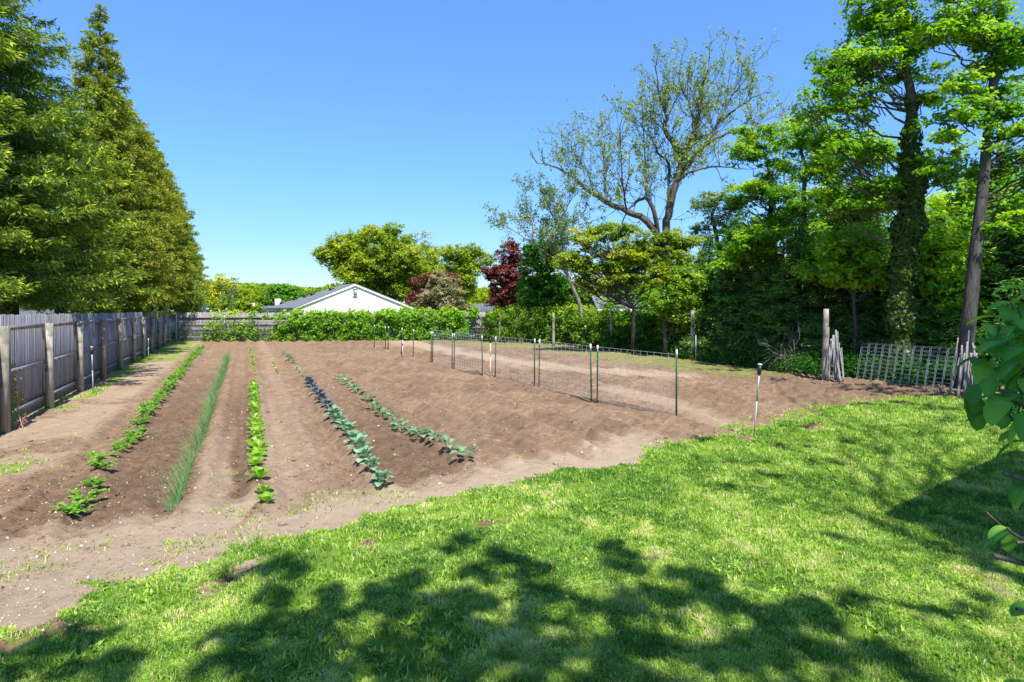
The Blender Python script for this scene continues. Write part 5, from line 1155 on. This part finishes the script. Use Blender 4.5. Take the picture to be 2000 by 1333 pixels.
# ------------------------------------------------------------------ the shade tree behind the camera
def shade_tree():
    k = 1/math.tan(SUN_EL); base = np.array([2.6, -7.5, 0]); r = empty('shade_tree', base); tag(r, 'big leafy tree behind the camera shading the near lawn', 'tree')
    tb, cb = MB(), MB()
    T = np.array([[0, 0, -.1], [.05, 0, 2], [.0, .1, 4], [-.1, .2, 6.5], [-.2, .3, 9]]); tb.tube(T, [.32, .26, .23, .18, .12], 10, rough=.06)
    blobs = [(500, 1112, 52, 22, 1), (560, 1120, 30, 16, .7), (640, 1162, 26, 26, .8), (610, 1210, 45, 20, .9), (520, 1235, 45, 24, 1), (585, 1290, 60, 26, .8), (790, 1140, 30, 14, .8), (740, 1180, 50, 24, 1), (900, 1072, 26, 14, .8), (935, 1105, 60, 22, 1), (1010, 1090, 40, 24, .9), (1060, 1135, 60, 24, 1), (960, 1160, 90, 26, 1), (820, 1200, 60, 24, .9), (1120, 1180, 90, 28, 1), (1200, 1080, 22, 14, .7), (1240, 1100, 40, 13, 1), (1290, 1120, 50, 14, .9),
             (1340, 1140, 60, 18, 1), (1400, 1165, 60, 18, .9), (1290, 1180, 90, 22, 1), (1480, 1190, 70, 20, 1), (1570, 1195, 60, 14, 1), (1610, 1215, 40, 16, .8), (1260, 1240, 120, 28, 1), (1060, 1240, 120, 30, .9), (880, 1250, 90, 28, .9), (720, 1260, 60, 22, .8), (1480, 1260, 60, 20, .8), (1620, 1275, 80, 24, 1), (1400, 1295, 120, 28, .9), (1180, 1300, 120, 30, 1), (960, 1310, 120, 26, 1), (760, 1315, 80, 22, .9), (1720, 1300, 60, 24, .9),
             (120, 1255, 80, 16, 1), (60, 1275, 60, 14, .8), (235, 1290, 55, 14, .9), (180, 1320, 60, 14, .8), (40, 1330, 60, 14, .6), (1680, 1175, 26, 10, .5), (1850, 1200, 60, 14, .5), (1100, 1380, 250, 40, 1), (1500, 1380, 250, 40, 1), (700, 1380, 200, 40, 1), (300, 1390, 150, 30, .8)]
    for _ in range(46):                       # smaller sprays joining the big clumps
        px, py = random.uniform(430, 1750), random.uniform(1150, 1330)
        if py > 1090+abs(px-1000)*.12: blobs.append((px, py, random.uniform(14, 40), random.uniform(6, 14), .9))
    A, B, ra, rb = [], [], [], []
    for (px, py, rx, ry, de) in blobs:
        g = G(px, py); Y = g[1]; h = rng.uniform(8.2, 11.5)
        wx = rx/F*Y; wy = ry/(py-590)*Y
        c = g+np.array([-SH.x, -SH.y, 0])*k*h; c[2] = h
        area = math.pi*wx*wy; wx *= 1.15; wy *= 1.15; n = int(area*300*de)+22; kk = max(4, n//15)
        an = rng.uniform(0, 6.28, kk); rad = rng.uniform(0, 1, kk)**.5
        S = np.stack([np.cos(an)*rad*wx, np.sin(an)*rad*wy, rng.normal(0, .4, kk)], 1)+c
        S[:, :2] += (np.array([-SH.x, -SH.y])*k)[None]*(S[:, 2:3]-h)
        P = S[rng.integers(0, kk, n)]+rng.normal(0, .055, (n, 3))
        add_leaves(cb, P-base, .155, .5, .55, .8)
        j = 3 if h < 9.5 else 4; a = T[j]+base; cu = curve(a, c, 0, .04, 7)-base
        for q in range(6): A.append(cu[q]); B.append(cu[q+1]); ra.append(.035*(1-q/7)+.006); rb.append(.035*(1-(q+1)/7)+.006)
        for s_ in S[:8]: A.append(cu[-1]); B.append(s_-base); ra.append(.008); rb.append(.004)
    tb.segs(A, B, ra, rb, 5); tb.build('trunk', M['bark'], r, smooth=True); cb.build('crown', M['maple'], r)
    # second tree: light streaks further out on the right-hand lawn and leaves over the near shrub
    base = np.array([7.5, -5.0, 0]); r = empty('shade_tree', base); tag(r, 'second tree behind the house shading the right lawn in streaks', 'tree'); tb, cb = MB(), MB()
    T = np.array([[0, 0, -.1], [-.1, .2, 4], [-.2, .8, 8], [-.5, 1.6, 11], [-.8, 3, 13.]]); tb.tube(T, [.36, .3, .24, .18, .12], 10, rough=.06); A, B, ra, rb = [], [], [], []
    bl2 = [(1400, 862, 60, 7, .5), (1520, 872, 90, 6, .45), (1620, 862, 70, 5, .5), (1500, 932, 60, 6, .4), (1600, 905, 60, 6, .4), (1450, 955, 50, 6, .3), (1900, 800, 110, 9, .7), (1800, 790, 90, 6, .6), (1980, 800, 60, 16, .9), (1400, 900, 50, 6, .3), (1560, 835, 50, 4, .5), (1620, 1050, 40, 10, .4), (1930, 1180, 50, 12, .4), (1700, 790, 60, 3, .4), (1700, 762, 70, 5, .9), (1780, 768, 90, 6, 1), (1640, 752, 50, 4, .7), (1560, 742, 60, 4, .6), (1850, 775, 60, 6, 1), (1760, 755, 90, 6, .9), (1450, 722, 90, 4, .7), (1950, 780, 90, 9, 1), (1460, 905, 40, 4, .4)]
    for (px, py, rx, ry, de) in bl2:
        g = G(px, py); Y = g[1]; h = rng.uniform(12.5, 15); wx = rx/F*Y; wy = ry/(py-590)*Y
        c = g+np.array([-SH.x, -SH.y, 0])*k*h; c[2] = h; n = int(math.pi*wx*wy*200*de)+14; kk = max(3, n//11)
        an = rng.uniform(0, 6.28, kk); rad = rng.uniform(0, 1, kk)**.5
        S = np.stack([np.cos(an)*rad*wx, np.sin(an)*rad*wy*.7, rng.normal(0, .4, kk)], 1)+c; S[:, :2] += (np.array([-SH.x, -SH.y])*k)[None]*(S[:, 2:3]-h)
        P = S[rng.integers(0, kk, n)]+rng.normal(0, .04, (n, 3)); add_leaves(cb, P-base, .13, .5, .55, .8)
        cu = curve(T[4]+base, c, 0, .03, 7)-base
        for q in range(6): A.append(cu[q]); B.append(cu[q+1]); ra.append(.03*(1-q/7)+.006); rb.append(.03*(1-(q+1)/7)+.006)
    # boughs above the near shrub
    for k2 in range(14):
        c = np.array([2.0+rng.normal(0, .35), 1.75+rng.normal(0, .3), 1.9]); h = rng.uniform(9, 12); c = c+np.array([-SH.x, -SH.y, 0])*k*(h-1.9); c[2] = h
        P, od, S = clump_points(c, .42, 150, .5); add_leaves(cb, P-base, .16, .5, .55, .8)
    tb.segs(A, B, ra, rb, 5); tb.build('trunk', M['bark'], r, smooth=True); cb.build('crown', M['maple'], r)
shade_tree()

# ------------------------------------------------------------------ grass, weeds, pebbles
def scatter_uv(n, y0, y1, umax=1.02, p=1.0):
    """points with even density in the picture's depth: more per m2 near the camera"""
    inv = rng.uniform(1/y1, 1/y0, n)**1.0; Y = 1/inv; X = rng.uniform(-umax, umax, n)*Y; return X, Y
def make_grass():
    b = MB(); n = 900000
    X, Y = scatter_uv(n, 3.0, 17.5)
    keepd = rng.uniform(0, 1, n) < np.clip((Y/5.5)**-.0, 0, 1)
    g, sa, dk = masks(X, Y); pr = sstep(.32, .8, g)
    patch = fbm(X*1.7, Y*1.7, 4, 31); k = rng.uniform(0, 1, n) < pr*(.35+.9*sstep(.25, .5, patch))*(1-.85*sstep(.60, .70, fbm(X*2.3+9, Y*2.3, 4, 63)))
    thin_ = sstep(.40, .58, fbm(X*3.1, Y*3.1, 4, 207))*sstep(-.6, -2.4, X)*sstep(7.2, 5.6, Y+X*.35+1.2); k &= rng.uniform(0, 1, n) > .8*thin_
    k &= keepd; X, Y, g = X[k], Y[k], g[k]; n = len(X); Z = height(X, Y)
    lum = fbm(X*2.2, Y*2.2, 4, 14); clump = fbm(X*7, Y*7, 3, 24)
    Hh = (.012+.046*clump+.016*rng.uniform(0, 1, n))*(.75+.25*g)*(1+.03*Y); wd = .0022*(1+Y*.20)*rng.uniform(.7, 1.3, n)
    az = rng.uniform(0, 6.28, n)+0; lean = rng.uniform(.2, 1.1, n)
    D = np.stack([np.cos(az), np.sin(az), np.zeros(n)], 1); S = np.stack([-np.sin(az+rng.normal(0, .6, n)), np.cos(az), np.zeros(n)], 1)
    P = np.stack([X, Y, Z-.004], 1); M1 = P+D*(Hh*lean*.4)[:, None]+np.array([0, 0, 1])*(Hh*.6)[:, None]; T = P+D*(Hh*lean)[:, None]+np.array([0, 0, 1])*(Hh*(1.1-.5*lean))[:, None]
    W_ = S*wd[:, None]
    v = np.stack([P-W_, P+W_, M1+W_*.8, T, M1-W_*.8], 1).reshape(-1, 3)
    i5 = np.arange(n)[:, None]*5
    t = np.clip(.42+1.2*(lum-.5)+.9*(clump-.5)+rng.normal(0, .15, n)+.55*(rng.uniform(0, 1, n) < .11)+.3*(1-g), 0, 1)
    b.add(v, np.concatenate([i5+np.array([0, 1, 2, 4])]), np.repeat(t, 5)); b.tri = (i5+np.array([4, 2, 3])).tolist() if False else None
    b.f.append((i5+np.array([4, 2, 3])).astype(np.int64)); b.tri = []
    o = b.build('grass', M['grass']); tag(o, 'short uneven grass blades of the lawn', kind='stuff')
make_grass()
def make_weeds():
    b = MB(); n = 5200; X, Y = scatter_uv(n, 3.4, 13); g, sa, dk = masks(X, Y); pt = fbm(X*1.3, Y*1.3, 3, 45)
    k = ((g > .7) & (pt > .5) & (rng.uniform(0, 1, n) < .62)); Z = height(X, Y)
    for x, y, z in zip(X[k], Y[k], Z[k]):
        s = random.uniform(.5, 1.3)
        for q in range(random.randint(4, 7)): leafstrip(b, (x, y, z), random.uniform(0, 6.28), s*random.uniform(.035, .075), s*random.uniform(.014, .026), random.uniform(.5, 1.1), random.uniform(-.1, .4), 2, .25, random.uniform(.15, .95))
    o = b.build('lawn_weeds', M['weed']); tag(o, 'broad-leaved weeds mixed in the lawn', kind='stuff')
    b = MB(); n = 3400; X, Y = scatter_uv(n, 4.5, 34); g, sa, dk = masks(X, Y); pt = fbm(X*.9, Y*.9, 4, 145)
    k = ((g < .5) & (rng.uniform(0, 1, n) < .03+.5*sstep(.56, .66, pt))) | ((g > .38) & (g < .72) & (rng.uniform(0, 1, n) < .8)); Z = height(X, Y)
    for x, y, z in zip(X[k], Y[k], Z[k]):
        s = random.uniform(.35, 1.0)*(1+.03*y)
        for q in range(random.randint(4, 9)):
            dx, dy = random.uniform(-.06, .06), random.uniform(-.06, .06)
            leafstrip(b, (x+dx, y+dy, z+.004), random.uniform(0, 6.28), s*random.uniform(.02, .05), s*random.uniform(.008, .016), random.uniform(.3, 1.2), random.uniform(-.1, .5), 2, .2, random.uniform(.3, 1))
    o = b.build('soil_weeds', M['weed']); tag(o, 'tiny weeds sprouting from the soil and path', kind='stuff')
make_weeds()
def make_pebbles():
    b = MB(); n = 5200; X, Y = scatter_uv(n, 4.2, 32); g, sa, dk = masks(X, Y); k = (g < .5); X, Y = X[k], Y[k]; n = len(X); Z = height(X, Y)
    ico = np.array([[0, 0, 1], [.9, 0, .1], [.2, .85, 0], [-.75, .5, .1], [-.7, -.55, 0], [.3, -.85, .1], [0, 0, -.6]]); fc = np.array([[0, 1, 2], [0, 2, 3], [0, 3, 4], [0, 4, 5], [0, 5, 1], [6, 2, 1], [6, 3, 2], [6, 4, 3], [6, 5, 4], [6, 1, 5]])
    s = (.0045+.007*rng.exponential(.55, n))*(1+.035*Y); s = np.minimum(s, .035); sh = rng.uniform(.6, 1.3, (n, 7, 3))
    v = ico[None]*s[:, None, None]*sh*np.array([1.2, 1, .7])+np.stack([X, Y, Z+s*.1], 1)[:, None]
    f = (np.arange(n)[:, None, None]*7+fc[None]).reshape(-1, 3); b.add(v.reshape(-1, 3), f)
    b.build('pebbles', M['stone']); o = bpy.data.objects['pebbles']; tag(o, 'small pale stones scattered over the soil', kind='stuff')
    # soil clods
    b = MB(); n = 26000; X, Y = scatter_uv(n, 4.6, 30); g, sa, dk = masks(X, Y); c = fbm(X*1.6, Y*1.6, 4, 88); k = (g < .45) & (rng.uniform(0, 1, n) < .25+.9*sstep(.48, .62, c)); X, Y, g = X[k], Y[k], g[k]; n = len(X); Z = height(X, Y)
    s = (.004+.008*rng.exponential(.6, n))*(1+.03*Y); s = np.minimum(s, .045); sh = rng.uniform(.55, 1.35, (n, 7, 3))
    v = ico[None]*s[:, None, None]*sh*np.array([1.2, 1, .75])+np.stack([X, Y, Z+s*.1], 1)[:, None]
    f = (np.arange(n)[:, None, None]*7+fc[None]).reshape(-1, 3); b.add(v.reshape(-1, 3), f); o = b.build('soil_clods', M['ground'])
    gg, sa, dk = masks(X, Y)
    for an, arr in (('sand', np.repeat(sa, 7)), ('dark', np.repeat(np.clip(dk+rng.uniform(-.2, 1.1, n), 0, 1.3), 7)), ('grass', np.zeros(n*7))):
        a = o.data.attributes.new(an, 'FLOAT', 'POINT'); a.data.foreach_set('value', arr.astype(np.float32))
    tag(o, 'loose crumbs of tilled soil over the beds', kind='stuff')
make_pebbles()
# dandelions
def dandelion():
    r = empty('dandelion', (0, 0, 0)); b = MB(); b.tube([[0, 0, 0], [0, 0, .04]], .003, 5)
    for q in range(6): leafstrip(b, (0, 0, .002), q*1.05, .06, .018, .4, -.1, 3, .2, .5)
    b.build('leaves', M['weed'], r); b = MB()
    for q in range(16): leafstrip(b, (0, 0, .04), q*.39, .018, .008, .9 if q % 2 else .2, .3, 2, .1, 1)
    b.build('flower', plain('dandelion_yellow', (.85, .55, .02), .6), r); return r
d0 = dandelion()
for i, (px, py, lab) in enumerate([(937, 1003, 'yellow dandelion at the lawn edge nearest the cabbages'), (1274, 902, 'yellow dandelion near the tip of the bare sandy path'), (1107, 1182, 'yellow dandelion in the deep tree shadow')]):
    o = d0 if i == 0 else copy_tree(d0); g = G(px, py); o.location = (g[0], g[1], gz(g[0], g[1])+.01); o.scale = (1.2,)*3; tag(o, lab, 'flower', 'dandelions in the lawn')
